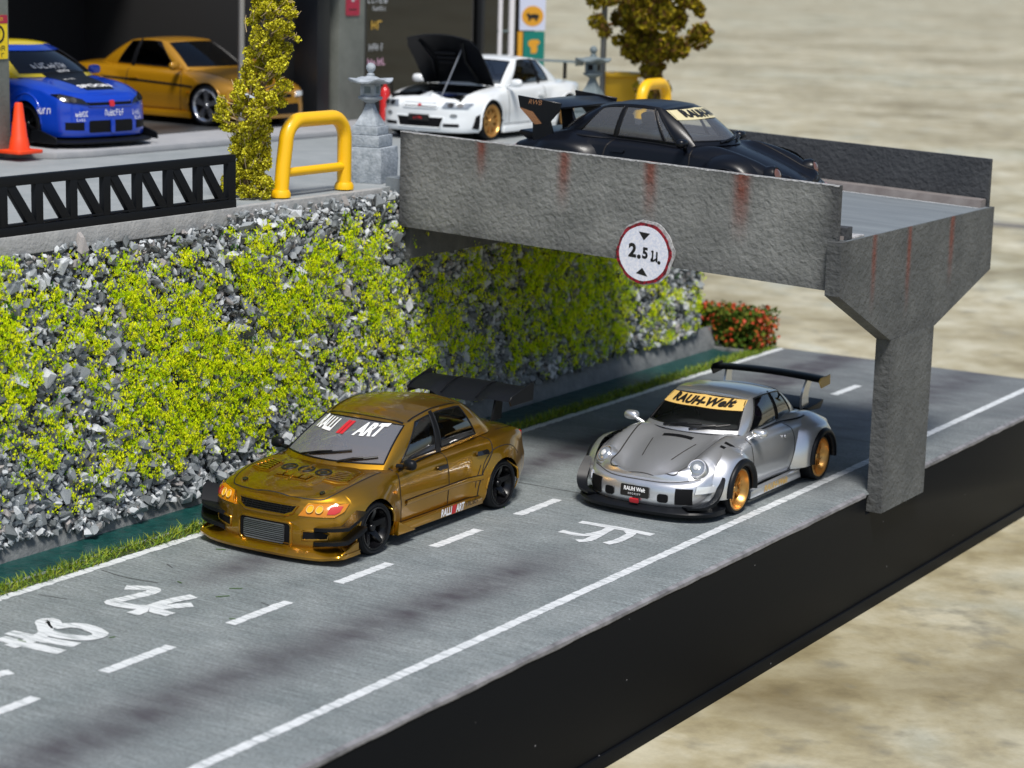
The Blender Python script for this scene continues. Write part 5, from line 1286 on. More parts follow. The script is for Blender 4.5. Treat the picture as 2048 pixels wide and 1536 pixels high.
# ================================================================== white coupe with open bonnet, yellow coupe, blue saloon
make_wheel('gold_mesh', .325, .26, .275, 'split', 'wheel_gold', n=8, dish=.04)
make_wheel('silver_star', .345, .25, .285, 'star', 'wheel_silver', n=5, dish=.03)
make_wheel('black_five', .315, .25, .265, 'split', 'wheel_black', n=6, dish=.04)
def tuner(kind):
    if kind == 'white': c = Car('coupe_car', (-7.52, 13.29, 3.50), math.radians(-87.5), 'white boxy coupe with its black bonnet open and gold wheels', 'model car', 'paint_white', None)
    if kind == 'yellow': c = Car('coupe_car', (-11.9, 10.5, 3.61), math.radians(-3), 'mustard yellow coupe with silver five-spoke wheels inside the garage', 'model car', 'paint_yellow', None)
    if kind == 'blue': c = Car('saloon_car', (-11.36, 5.86, 3.61), math.radians(-7), 'bright blue saloon with yellow roof and black bonnet centre beside the orange cone', 'model car', 'paint_blue', None)
    P = c.paint
    profs = dict(T=[0, .12, .3, .5, .7, .85, .95, 1.], front=[.01, .03, .03, .02, .015, .0, -.04, -.09], side=[-.04, -.01, .0, .012, .004, -.012, -.035, -.08], rear=[-.06, .0, .03, .03, 0, -.01, -.03, -.06])
    if kind == 'white':
        nose, tail, hw, zs, zf, zr_ = 2.13, -2.20, .885, .82, .66, .86; ax = 1.33; wr = .325; wk = 'gold_mesh'
    elif kind == 'yellow':
        nose, tail, hw, zs, zf, zr_ = 2.12, -2.15, .89, .86, .66, .92; ax = 1.28; wr = .345; wk = 'silver_star'
    else:
        nose, tail, hw, zs, zf, zr_ = 2.15, -2.1, .88, .93, .76, 1.02; ax = 1.32; wr = .315; wk = 'black_five'
    lo = .15
    if kind == 'blue': c.zmap = lambda z: z + .09*float(sstep(.36, .5, z))
    st = [(nose, 0, zf, lo, 0), (nose-.015, .3, zf, lo, 0), (nose-.06, .57, zf, lo, 0), (nose-.18, .77, zf+.01, lo, .15), (nose-.36, hw-.02, zf+.05, lo, .6), (nose-.58, hw+.015, zf+.10, lo, 1), (ax, hw+.02, (zf+zs)/2+.05, lo, 1),
          (.86, hw+.005, zs, lo, 1), (.4, hw-.005, zs+.02, lo, 1), (-.1, hw-.005, zs+.03, lo, 1), (-.7, hw, zs+.045, lo, 1), (-1.05, hw+.02, zs+.05, lo, 1), (-ax, hw+.03, zr_, lo, 1), (-1.65, hw+.02, zr_, lo+.01, 1),
          (tail+.3, hw-.03, zr_-.01, lo+.04, 1.4), (tail+.12, hw-.12, zr_-.015, lo+.07, 1.85), (tail+.03, .5, zr_-.02, lo+.07, 2), (tail+.01, .25, zr_-.02, lo+.07, 2), (tail, 0, zr_-.02, lo+.07, 2)]
    ztop = ([tail-.02, tail+.1, -1.6, -1.2, .6, .9, 1.3, nose-.4, nose-.18, nose-.08], [zr_-.01, zr_+.03, zr_+.06, zr_+.07, zs+.10, zs+.085, zs+.04, zf+.12, zf+.06, zf+.015])
    AR = wr+.035; arches = [(ax, wr, AR), (-ax, wr, AR)]
    fl = [(ax, wr, AR, .05, .22, 1.2), (-ax, wr, AR, .06, .26, 1.)]
    hole = (lambda x, y: .80 < x < nose-.20 and abs(y) < .66) if kind == 'white' else None
    bump = lambda x, v, y: .018*np.exp(-((np.abs(v)-.84)/.12)**2)*sstep(.75, 1., x)*sstep(nose-.05, nose-.3, x)
    c.body(st, profs, ztop, arches, fl, bump, hole=hole)
    H = {'white': 1.335, 'yellow': 1.40, 'blue': 1.46}[kind]; cz = zs+.055
    if kind == 'blue':
        c.cabin(wb=(1.22, .90, .73, cz, cz-.01), wt=(.28, .10, .57, H-.03, H-.07), rb=(-1.75, -1.55, .70, zr_+.03, zr_), rt=(-1.2, -1.05, .55, H-.05, H-.075), knots=[(.84, .06), (.62, -.06), (-.25, -.3), (-.34, -.36), (-1.12, -.90), (-1.46, -1.0)], wins=[(1, 2), (3, 4)], pillars=[(2, 3)],
                zb=([-1.6, -1., 0., .9], [zr_-.01, zs+.06, zs+.045, zs+.02]), zr=([-1.05, -.75, -.3, 0., .1], [H-.08, H-.03, H-.01, H-.04, H-.075]), crown=.04, bulge=.04, fb=.03, ts=(.10, .93), vA=.94, roofmat='paint_lemon', framemat='paint_lemon', glass='glass_smoke')
    else:
        c.cabin(wb=(.95, .66, .73, cz, cz-.01), wt=(.16, .02, .56, H-.02, H-.05), rb=(-1.62, -1.42, .70, zr_+.04, zr_+.01), rt=(-.95, -.83, .54, H-.04, H-.06), knots=[(.60, -.02), (.45, -.10), (-.55, -.50), (-.64, -.55), (-1.0, -.74), (-1.30, -.80)], wins=[(1, 2), (3, 4)], pillars=[(2, 3)],
                zb=([-1.5, -1., .0, .7], [zr_, zs+.06, zs+.04, zs+.02]), zr=([-.85, -.7, -.3, 0., .06], [H-.065, H-.035, H-.01, H-.03, H-.055]), crown=.03, bulge=.035, fb=.025, ts=(.10, .93), vA=.94, glass='glass' if kind == 'white' else 'glass_smoke')
    c.wheels([ax, -ax], [hw+.055, hw+.065], wr, [wk, wk])
    cockpit(c, .60, .70, cz+.04, -.34, -1.2); seats(c, [-.15], [.34, -.34], .40)
    for d, sg in (('left', 1), ('right', -1)):
        c.line('door_gap', [(.66, zs), (.68, .6), (.66, .24)], d); xe = -.60 if kind != 'blue' else -.28
        c.line('door_gap', [(xe, zs+.03), (xe-.02, .6), (xe, .24)], d)
        if kind == 'blue': c.line('door_gap', [(-1.2, zs+.06), (-1.05, .7), (-.88, .45), (-.85, .24)], d)
        c.line('sill_gap', [(.9, .25), (-.85, .25)], d, w=.01, smooth=False)
        c.patch('door_handle', rounded(.18, .045, .02, 4, xe+.16, zs-.12), d, P, .01, .022)
        mb = MB(); mb.prism([(.93, .11), (.90, .22), (-.93, .22), (-.95, .11)], 0, .07, ((0, sg*(hw-.01), 0), (1, 0, 0), (0, 0, 1), (0, sg, 0))); mb.build('side_skirt', P, c.root, .02, 2)
        for xc in (ax, -ax): c.rim('arch_lip', [(xc+(AR+.01)*math.cos(a), wr+(AR+.01)*math.sin(a)) for a in np.linspace(.05, PI-.05, 25)], d, P, .015, -.003, closed=False)
        mirror_pod(c, (.62, hw+.10, cz+.06), (.13, .22, .14), P, sg, foot=(.60, hw-.1, cz))
        if kind == 'yellow':
            c.line('side_stripe', [(1.0, .64), (0, .68), (-1.2, .72)], d, 'decal_black', .035, .006)
            c.line('fender_gap', [(1.72, .42), (1.62, .5), (1.55, .46)], d, w=.02)
            c.patch('fender_vent', [(1.80, .2), (1.92, .22), (1.90, .40), (1.80, .46)], d, 'black_plastic', .004)
            c.patch('side_marker', ellipse(.9, .55, .045, .02), d, 'amber_lens', .004, .01)
        if kind == 'white':
            c.patch('bumper_fin', [(1.72, .20), (1.86, .22), (1.80, .42), (1.72, .46)], d, 'black_plastic', .004); c.patch('bumper_fin', [(1.66, .2), (1.70, .2), (1.69, .46), (1.66, .46)], d, P, .004, .02)
    for d in ('rear',):
        for sg in (1, -1): c.patch('tail_light', rounded(.30, .11, .05, 4, sg*.5, zr_-.16), d, 'red_lens', .004, .012)
    if kind == 'blue':
        bl = [(nose-.22, -.26), (nose-.20, 0), (nose-.22, .26), (1.05, .40), (1.05, -.40)]
        hp = c.patch('hood_panel', bl, 'top', 'carbon_black', .004)
        tx = lambda t, x, y, size, **k: c.text('hood_lettering', t, lambda u, v: ((x-v, y+u, 3), (0, 0, -1)), (0, 0), 'decal_white', size=size, off=.012, **k)
        tx('SPOON', nose-.36, 0, .17, bold=.006, sx=1.1); c.text('hood_lettering', scribble(5, .05, 4), lambda u, v: ((1.40-v, -.16+u, 3), (0, 0, -1)), (0, 0), 'decal_white', off=.012)
        c.text('windscreen_lettering', scribble(7, .07, 1, 1.2), 'front', (-.16, 1.13), 'decal_white', bvh=c.cabbvh, off=.012); c.text('windscreen_lettering', scribble(5, .04, 2, 1.2), 'front', (-.02, 1.06), 'decal_white', bvh=c.cabbvh, off=.012)
        c.patch('windscreen_banner', [(-.54, H-.125), (.54, H-.125), (.52, H-.045), (-.52, H-.045)], 'front', P, .01, bvh=c.cabbvh)
        for sg in (1, -1):
            hl = c.patch('headlight', [(sg*.40, .53), (sg*.76, .58), (sg*.83, .68), (sg*.74, .68), (sg*.50, .61)], 'front', 'black_gloss', .005, .012)
            c.patch('lamp', ellipse(sg*.64, .60, .045, .035, 14), 'front', 'dark_metal', .02, .005, parent=hl)
            c.patch('bumper_opening', [(sg*.50, .25), (sg*.76, .26), (sg*.76, .37), (sg*.50, .37)], 'front', 'black_plastic', .004)
            c.text('bumper_lettering', scribble(4, .04, 7+sg, 1.3), 'front', (sg*.52, .44), 'decal_white', off=.012); c.text('bumper_lettering', scribble(4, .028, 9+sg, 1.4), 'front', (sg*.54, .395), 'decal_white', off=.012)
            c.text('fender_lettering', scribble(4, .05, 11, 1.2), 'left' if sg > 0 else 'right', (1.72, .46), 'decal_white', off=.012, flip=-sg)
            mb = MB(); mb.prism([(1.50, .06), (2.1, .06), (2.08, .16), (1.66, .26), (1.5, .22)], 0, .02, ((0, sg*.97, 0), (1, 0, 0), (0, 0, 1), (0, sg, 0))); mb.build('splitter_end', 'carbon_black', c.root, .005, 1)
        plan = [(2.30, 0), (2.285, .35), (2.22, .65), (2.08, .86), (1.85, .97), (1.52, .98)]; Q = [(p[0], p[1]) for p in catmull(plan, 5)]; full = [(p[0], -p[1]) for p in Q[::-1]] + Q[1:]; v = []
        for (x, y) in full: v += [(x-.25, y*.85, .14), (x, y, .085), (x, y, .06), (x-.3, y*.85, .05)]
        n_ = len(full); mb = MB(); mb.raw(v, [(i*4+k, i*4+(k+1) % 4, i*4+4+(k+1) % 4, i*4+4+k) for i in range(n_-1) for k in range(4)] + [(0, 1, 2, 3), (n_*4-1, n_*4-2, n_*4-3, n_*4-4)]); mb.build('front_splitter', 'carbon_black', c.root, ang=30)
        c.patch('bumper_opening', rounded(.84, .17, .03, 4, 0, .30), 'front', 'black_plastic', .004); c.patch('bumper_bar', rounded(.07, .19, .02, 3, 0, .30), 'front', P, .01, .02)
        g = c.patch('grille', [(-.40, .51), (.40, .51), (.45, .575), (-.45, .575)], 'front', 'black_plastic', .004); c.patch('badge', rounded(.09, .085, .02, 3, 0, .545), 'front', 'decal_red', .02, .01, parent=g)
        c.text('bumper_lettering', scribble(7, .05, 13, 1.1), 'front', (.06, .445), 'decal_white', off=.012)
        c.rim('grille_rim', [(-.40, .51), (.40, .51), (.45, .575), (-.45, .575)], 'front', P, .015, 0., parent=g)
    if kind == 'yellow':
        for sg in (1, -1):
            c.patch('headlight', [(sg*.40, .50), (sg*.78, .51), (sg*.84, .585), (sg*.44, .58)], 'front', 'clear_lens', .005, .012)
            c.line('hood_gap', [(nose-.16, 0), (nose-.18, sg*.4), (nose-.32, sg*.62), (1.2, sg*.70), (.8, sg*.70)], 'top')
        c.patch('bumper_opening', rounded(1.0, .17, .04, 4, 0, .30), 'front', 'black_plastic', .004); c.patch('grille', rounded(.6, .06, .02, 3, 0, .52), 'front', 'black_plastic', .004)
    if kind == 'white':
        for sg in (1, -1):
            hl = c.patch('headlight', [(sg*.42, .555), (sg*.80, .55), (sg*.845, .63), (sg*.46, .635)], 'front', 'headlamp_glass', .005, .012)
            c.patch('lamp', ellipse(sg*.56, .595, .05, .032, 14), 'front', 'dark_metal', .02, .005, parent=hl); c.patch('lamp', ellipse(sg*.70, .595, .045, .03, 14), 'front', 'dark_metal', .02, .005, parent=hl)
            c.patch('brake_duct', rounded(.26, .055, .02, 3, sg*.58, .27), 'front', 'black_plastic', .004); c.patch('fog_lamp', ellipse(sg*.62, .43, .06, .03, 14), 'front', 'headlamp_glass', .004, .008)
        g = c.patch('grille', rounded(.66, .085, .025, 3, 0, .585), 'front', 'black_plastic', .004); c.rim('grille_rim', rounded(.66, .085, .025, 3, 0, .585), 'front', P, .018, 0, parent=g)
        c.patch('badge', rounded(.06, .03, .01, 2, 0, .585), 'front', 'decal_red', .014, .008, parent=g)
        o = c.patch('bumper_opening', [(-.40, .22), (.40, .22), (.46, .40), (-.46, .40)], 'front', 'black_plastic', .004); c.rim('opening_rim', [(-.40, .22), (.40, .22), (.46, .40), (-.46, .40)], 'front', P, .015, 0, parent=o)
        pl = c.patch('number_plate', rounded(.40, .11, .01, 2, 0, .38), 'front', 'decal_black', .02, .01); c.text('plate_lettering', scribble(4, .05, 15), 'front', (0, .38), 'decal_red', off=.034, parent=pl)
        # engine bay
        MB().bb(.80, nose-.20, -.66, .66, .30, .34).build('engine_bay', 'black_plastic', c.root)
        for sg in (1, -1): MB().bb(.80, nose-.18, sg*.665-.01, sg*.665+.01, .32, .74).build('bay_wall', 'black_plastic', c.root)
        MB().bb(.78, .80, -.66, .66, .32, .82).build('bulkhead', 'black_plastic', c.root); MB().bb(nose-.20, nose-.17, -.66, .66, .32, .66).build('slam_panel', P, c.root, .01)
        MB().bb(.95, 1.72, -.16, .16, .36, .68).build('engine_block', 'dark_metal', c.root, .04, 3); MB().bb(.98, 1.68, -.10, .10, .68, .73).build('cam_cover', 'engine_blue', c.root, .03, 3)
        for k in range(6): MB().tube([(1.05+.11*k, .14, .60), (1.05+.11*k, .30, .62), (1.05+.11*k, .40, .56)], .022, 8).build('intake_runner', 'grey_metal', c.root)
        MB().tube([(1.0, .42, .57), (1.7, .42, .57)], .06, 12).build('plenum', 'grey_metal', c.root); MB().tube([(1.05, -.62, .72), (1.05, .62, .72)], .022, 8).build('strut_brace', 'grey_metal', c.root)
        MB().box((1.55, -.48, .56), (.26, .20, .22)).build('battery', 'interior_dark', c.root, .02); MB().lathe([(.10, 0), (.10, .08), (.04, .10), (.001, .10)], 20, (1.15, -.45, .58)).build('strut_top', 'grey_metal', c.root); MB().lathe([(.10, 0), (.10, .08), (.04, .10), (.001, .10)], 20, (1.15, .56, .58)).build('strut_top', 'grey_metal', c.root)
        MB().bb(1.74, 1.80, -.5, .5, .36, .66).build('radiator', 'dark_metal', c.root, .01)
        # bonnet: hinged at the cowl
        th = math.radians(54); hx, hz = .86, .885; Rm = Matrix.Rotation(-th, 3, 'Y'); v = []; nu, nv = 15, 13
        for side in (0, 1):
            for i in range(nu):
                u = i/(nu-1)*1.12
                for j in range(nv):
                    w = (j/(nv-1)*2-1); hwid = .70-.08*sstep(.85, 1.12, u); p = Vector((u-.06*w*w*sstep(.7, 1.1, u), w*hwid, -.13*(u/1.12)**2 + .05*(1-w*w) - (.022 if side else 0)))
                    q = Rm @ p; v.append((q.x+hx, q.y, q.z+hz))
        f = [(i*nv+j, i*nv+j+1, (i+1)*nv+j+1, (i+1)*nv+j) for i in range(nu-1) for j in range(nv-1)]; o = nu*nv
        f2 = [tuple(q+o for q in ff[::-1]) for ff in f]; rim_ = []
        bd = [(i, 0) for i in range(nu)] + [(nu-1, j) for j in range(1, nv)] + [(i, nv-1) for i in range(nu-2, -1, -1)] + [(0, j) for j in range(nv-2, 0, -1)]
        for (a, b) in zip(bd, bd[1:]+bd[:1]): rim_.append((a[0]*nv+a[1], b[0]*nv+b[1], o+b[0]*nv+b[1], o+a[0]*nv+a[1]))
        mb = MB(); mb.raw(v, f+f2+rim_); hd = mb.build('bonnet', 'carbon_black', c.root, ang=40)
        def hp(u, y, z): q = Rm @ Vector((u, y, z)); return (q.x+hx, q.y, q.z+hz)
        for k, uu in enumerate((.52, .62, .72)): MB().tube([hp(uu, -.2, -.05-.04*uu), hp(uu, .2, -.05-.04*uu)], .02, 8).build('bonnet_rib', 'dark_metal', hd)
        for y in (-.42, .42): MB().tube([hp(.1, y, -.02), hp(.55, y*.75, -.06), hp(.98, y, -.11)], .025, 8).build('bonnet_rib', 'carbon_black', hd)
        MB().tube([(nose-.24, .24, .66), hp(.80, .34, -.07)], .011, 8).build('bonnet_prop', 'grey_metal', c.root)
        mb = MB(); mb.prism([(-.14, 0), (-.08, .035), (.10, .025), (.13, 0)], -.80, .80, ((-2.02, 0, 1.19), (1, 0, 0), (0, 0, 1), (0, 1, 0))); mb.build('rear_wing', 'wing_grey', c.root, .008, 2)
        for sg in (1, -1):
            MB().bb(-2.07, -1.97, sg*.5-.015, sg*.5+.015, .89, 1.19).build('wing_stand', 'carbon_black', c.root, .006, 1)
            MB().bb(-2.18, -1.86, sg*.80-.012, sg*.80+.012, 1.14, 1.27).build('wing_endplate', 'wing_grey', c.root, .006, 1)
    return c
WHITE = tuner('white'); YELLOW = tuner('yellow'); BLUE = tuner('blue')
# ================================================================== things on the upper ground
def leaf_mesh(name, cen, size, mats, probs, flat=.0):
    """many small leaf-shaped faces round the given centres"""
    n = len(cen); a = rng.normal(size=(n, 3)); a /= np.linalg.norm(a, axis=1, keepdims=True); b = rng.normal(size=(n, 3)); b -= a*(a*b).sum(1, keepdims=True); b /= np.linalg.norm(b, axis=1, keepdims=True)
    s = (size*rng.uniform(.6, 1.4, n))[:, None]; c = np.cross(a, b)*s*.35
    v = np.stack([cen-a*s, cen+b*s*.75+c, cen+a*s, cen-b*s*.75+c], 1).reshape(-1, 3)
    f = np.arange(n*4).reshape(-1, 4).tolist(); return mesh(name, v, f, mats, mi=rng.choice(len(mats), n, p=probs).tolist())
mat('leaf_olive', (.46, .42, .014), .9, spec=.1); mat('leaf_yellow', (.72, .68, .06), .9, spec=.1); mat('leaf_dark', (.22, .19, .01), .9, spec=.1); mat('twig', (.55, .42, .24), .8); mat('bark', (.20, .13, .07), .85, bump=(20, .6, .04))
mat('leaf_deep', (.15, .13, .012), .9, spec=.1); mat('leaf_mid', (.33, .25, .015), .9, spec=.1); mat('leaf_brown', (.19, .10, .03), .9, spec=.1)
def tree(name, loc, label, h, spec, mats, probs, lsize, nleaf, trunk, tw=40, seed=1, lean=0.):
    r = random.Random(seed); T = empty(name, loc, 0, label, 'tree'); mb = MB()
    P = [(r.gauss(0, .015)+.26*lean*float(sstep(.9, 1.7, h*.9*k/8)), r.gauss(0, .015)+.16*lean*float(sstep(.9, 1.7, h*.9*k/8)), h*.9*k/8) for k in range(9)]; mb.tube(P, [trunk*(1-.085*k) for k in range(9)], 8)
    mb.build('trunk', 'bark', T)
    C = []
    for (zc, rad, cx, cy, cr) in spec(r): C.append((cx, cy, zc, cr))
    br = MB()
    for (cx, cy, zc, cr) in C[::3]:
        ll = lean*float(sstep(.9, 1.7, zc-.1)); bx, by = .26*ll, .16*ll; br.tube([(bx, by, max(.05, zc-.12)), (bx+(cx-bx)*.5+r.gauss(0, .02), by+(cy-by)*.5+r.gauss(0, .02), zc-.06), (cx, cy, zc)], [.012, .009, .005], 5)
    tag(br.build('branches', 'twig', T), kind='stuff')
    cen = []
    for (cx, cy, zc, cr) in C:
        k = max(8, int(nleaf*cr**2)); d = rng.normal(size=(k, 3)); d /= np.linalg.norm(d, axis=1, keepdims=True); rr = cr*rng.uniform(.35, 1., k)[:, None]**.6; cen.append(np.array([cx, cy, zc])+d*rr)
    cen = np.concatenate(cen); cen = cen[cen[:, 2] > .02]
    cr_ = link('crown', leaf_mesh('crown', cen, lsize, mats, probs), T)
    tb = MB()
    for k in range(tw):
        p = cen[rng.integers(len(cen))]; d = Vector((p[0], p[1], .15+r.random()*.4)).normalized(); l = r.uniform(.06, .16); q = Vector(p)
        tb.tube([q-d*l, q+Vector((r.gauss(0, .02), r.gauss(0, .02), 0)), q+d*l*.5], [.006, .005, .003], 4)
    tag(tb.build('twigs', 'twig', T), kind='stuff'); return T
def col_spec(r):
    out = []
    for k in range(420):
        z = r.uniform(.03, 2.95); u = z/3.0; w = (.29 if z < 1.0 else .36 if z < 1.75 else .30-.06*(z-1.75))+.07*math.sin(z*6.3+1); a = r.uniform(0, 2*PI); q = w*math.sqrt(r.random())
        out.append((z, w, q*math.cos(a)+.02*math.sin(z*3)+.26*float(sstep(.9, 1.7, z)), q*math.sin(a)+.16*float(sstep(.9, 1.7, z))+.04*math.sin(z*4), r.uniform(.035, .085)))
    return out
tree('columnar_shrub', (-4.02, 2.38, 3.5), 'tall narrow yellow-green shrub beside the yellow hoop barrier and the lattice fence', 3.0, col_spec, ['leaf_olive', 'leaf_yellow', 'leaf_dark'], [.45, .33, .22], .017, 25000, .05, 420, 4, 1.)
def crown_spec(r):
    out = []
    for k in range(130):
        z = r.uniform(1.45, 3.5); w = 1.2*math.sqrt(max(.02, 1-((z-2.5)/1.15)**2)); a = r.uniform(0, 2*PI); q = w*math.sqrt(r.random()); out.append((z, w, q*math.cos(a), q*math.sin(a), r.uniform(.10, .22)))
    for k in range(46): out.append((r.uniform(.6, 1.6), .2, r.gauss(0, .13), r.gauss(0, .12), r.uniform(.06, .12)))
    return out
tree('bushy_tree', (-5.45, 15.6, 3.5), 'olive brown bushy tree behind the far yellow hoop barrier', 2.6, crown_spec, ['leaf_mid', 'leaf_deep', 'leaf_brown'], [.5, .3, .20], .05, 5200, .20, 60, 9)
# flower hedge at the far end of the wall
mat('hedge_green', (.05, .10, .012), .9, spec=.1); mat('hedge_olive', (.13, .15, .02), .9, spec=.1); mat('petal_red', (.45, .05, .01), .6); mat('petal_orange', (.50, .14, .02), .6)
HG = empty('flower_hedge', (-3.62, 14.75, .02), 0, 'clipped green hedge with red flowers at the far end of the rock wall', 'hedge')
k = 5200; cen = np.stack([rng.uniform(-1.1, 1.05, k), rng.uniform(-.42, .42, k), rng.uniform(.02, .64, k)], 1); cen += rng.normal(scale=.035, size=cen.shape)
link('foliage', leaf_mesh('foliage', cen, .045, ['hedge_green', 'hedge_olive'], [.6, .4]), HG)
k = 360; face = rng.integers(0, 3, k); cen = np.stack([rng.uniform(-1.1, 1.05, k), rng.uniform(-.42, .42, k), rng.uniform(.05, .58, k)], 1); cen[face == 0, 1] = -.45; cen[face == 1, 0] = 1.06; cen[face == 2, 2] = .65; cen += rng.normal(scale=.025, size=cen.shape)
tag(link('flowers', leaf_mesh('flowers', cen, .04, ['petal_red', 'petal_orange'], [.75, .25]), HG), kind='stuff')
MB().bb(-1.1, .92, -.5, .32, -.05, .012).build('planting_bed', 'kerb_concrete', HG, .01)

# yellow hoop barriers
mat('barrier_yellow', (.93, .52, .003), .38, bump=(30, .12, .01), coat=.2)
def barrier(loc, label, rz=0, sc=1., tilt=0., wid=1.):
    B = empty('hoop_barrier', loc, rz, label, 'barrier', 'yellow hoop barriers'); w, h, r, R = wid*sc, (1.03 if wid < 1.1 else .95)*sc, .095*sc, .28*sc
    pts = [(0, -w/2-tilt, 0), (0, -w/2-tilt*.5, (h-R)*.6), (0, -w/2, h-R)] + [(0, -w/2+R-R*math.cos(a), h-R+R*math.sin(a)) for a in np.linspace(.2, PI/2, 7)] + [(0, w/2-R+R*math.sin(a), h-R+R*math.cos(a)) for a in np.linspace(0, PI/2-.2, 7)] + [(0, w/2, h-R), (0, w/2, (h-R)*.5), (0, w/2, 0)]
    MB().tube(pts, r, 14).build('hoop', 'barrier_yellow', B, ang=60); MB().tube([(0, -w/2-tilt*.7, .30*sc), (0, w/2, .30*sc)], r*.62, 12).build('crossbar', 'barrier_yellow', B, ang=60)
    for s_ in (-w/2-tilt, w/2): MB().lathe([(r*1.35, 0), (r*1.35, .05), (r*1.15, .09), (r, .09)], 16, (0, s_, 0)).build('foot_collar', 'barrier_yellow', B)
    return B
barrier((-3.70, 3.38, 3.515), 'yellow tubular hoop barrier beside the pale stone lantern', 0, 1., .10, 1.24); barrier((-4.15, 13.28, 3.5), 'yellow tubular hoop barrier in front of the bushy tree trunk', math.radians(4), 1.)
# stone lanterns
mat('lantern_pale', (.24, .275, .305), .8, var=(11, (.44, .48, .52), .16), bump=(26, .5, .03)); mat('lantern_dark', (.12, .155, .165), .8, var=(11, (.20, .24, .25), .18), bump=(26, .5, .03))
def lantern(loc, label, m, rz):
    T = empty('stone_lantern', loc, rz, label, 'lantern', 'stone lanterns'); q = math.sqrt(2)
    def sq(name, prof, n=4, bev=.012): return MB().lathe([(r*q if n == 4 else r, z) for r, z in prof], n, phase=PI/4 if n == 4 else 0).build(name, m, T, bev, 2, ang=30)
    sq('plinth', [(.29, 0), (.30, .30), (.29, .48)]); sq('step', [(.235, .485), (.235, .64)]); sq('step', [(.195, .645), (.19, .76)])
    sq('pedestal', [(.165, .765), (.13, .84), (.085, .93), (.055, 1.02), (.045, 1.06)], bev=.004); sq('bowl', [(.05, 1.06), (.10, 1.09), (.165, 1.12), (.165, 1.15), (.10, 1.165)], 16, .003)
    fb = sq('lamp_house', [(.105, 1.165), (.105, 1.32)], 4, .006)
    for a in range(4):
        d = Vector((math.cos(a*PI/2), math.sin(a*PI/2), 0)); MB().box(d*.106+Vector((0, 0, 1.245)), (.01+abs(d.y)*.08, .01+abs(d.x)*.08, .09)).build('lamp_opening', 'lantern_dark' if m == 'lantern_pale' else 'black_plastic', fb)
    mb = MB(); v = []; n = 24
    for (r, z, c_) in ((.10, 1.315, 0), (.27, 1.335, .05), (.275, 1.355, .05), (.14, 1.395, .0), (.05, 1.43, 0)):
        for k in range(n):
            a = 2*PI*k/n; cr = abs(math.cos(2*(a-PI/4)))**3; rr = r*(1+.18*cr*(r > .2)); v.append((rr*math.cos(a), rr*math.sin(a), z+c_*cr))
    mb.raw(v, [(i*n+k, i*n+(k+1) % n, (i+1)*n+(k+1) % n, (i+1)*n+k) for i in range(4) for k in range(n)] + [tuple(range(n-1, -1, -1)), tuple(4*n+k for k in range(n))]); mb.build('cap', m, T, ang=40)
    MB().lathe([(.05, 1.425), (.055, 1.45), (.03, 1.47), (.045, 1.49), (.066, 1.53), (.06, 1.57), (.03, 1.60), (.001, 1.605)], 18).build('finial', m, T)
lantern((-4.12, 5.15, 3.5), 'pale grey stone lantern on the wall top left of the bridge', 'lantern_pale', math.radians(12)); lantern((-5.35, 13.3, 3.5), 'dark grey stone lantern beside the white coupe tail', 'lantern_dark', math.radians(5))
# cone
mat('cone_orange', (.85, .06, .008), .42)
CN = empty('traffic_cone', (-9.37, 3.83, 3.605), 0, 'orange traffic cone by the left pillar of the garage', 'cone')
MB().lathe([(.155, .05), (.15, .07), (.125, .22), (.118, .23), (.095, .44), (.088, .45), (.06, .70), (.05, .72), (.03, .72)], 28).build('cone_body', 'cone_orange', CN, ang=30); MB().prism(rounded(.50, .50, .06, 4), 0, .05, ((0, 0, 0), (1, 0, 0), (0, 1, 0), (0, 0, 1))).build('cone_base', 'cone_orange', CN, .012, 2)
# bin
mat('bin_yellow', (.72, .42, .012), .45)
BN = empty('wheelie_bin', (-6.25, 15.85, 3.5), math.radians(35), 'yellow plastic bin standing behind the black coupe by the tree', 'bin')
MB().box((0, 0, .48), (.60, .60, .98)).build('bin_body', 'bin_yellow', BN, .03, 3); bb = BN.children[0]
for v_ in bb.data.vertices:
    k_ = .82+.18*v_.co.z/.96; v_.co.x *= k_; v_.co.y *= k_
MB().box((0, 0, 1.0), (.74, .74, .07)).build('bin_lid', 'bin_yellow', BN, .02, 2); MB().box((0, -.34, 1.04), (.3, .05, .04)).build('bin_handle', 'bin_yellow', BN, .01, 2)
# thin lamp pole
mat('pole_grey', (.13, .135, .13), .5, metal=.3); mat('pole_steel', (.45, .43, .41), .3, metal=.8)
PO = empty('slim_pole', (-6.3, 15.3, 3.5), 0, 'slim dark grey upright pole beside the yellow bin', 'pole'); MB().tube([(0, 0, 0), (0, 0, 4.2)], .052, 12).build('shaft', 'pole_grey', PO); MB().lathe([(.12, 0), (.12, .03), (.07, .06)], 16).build('base_flange', 'pole_grey', PO)

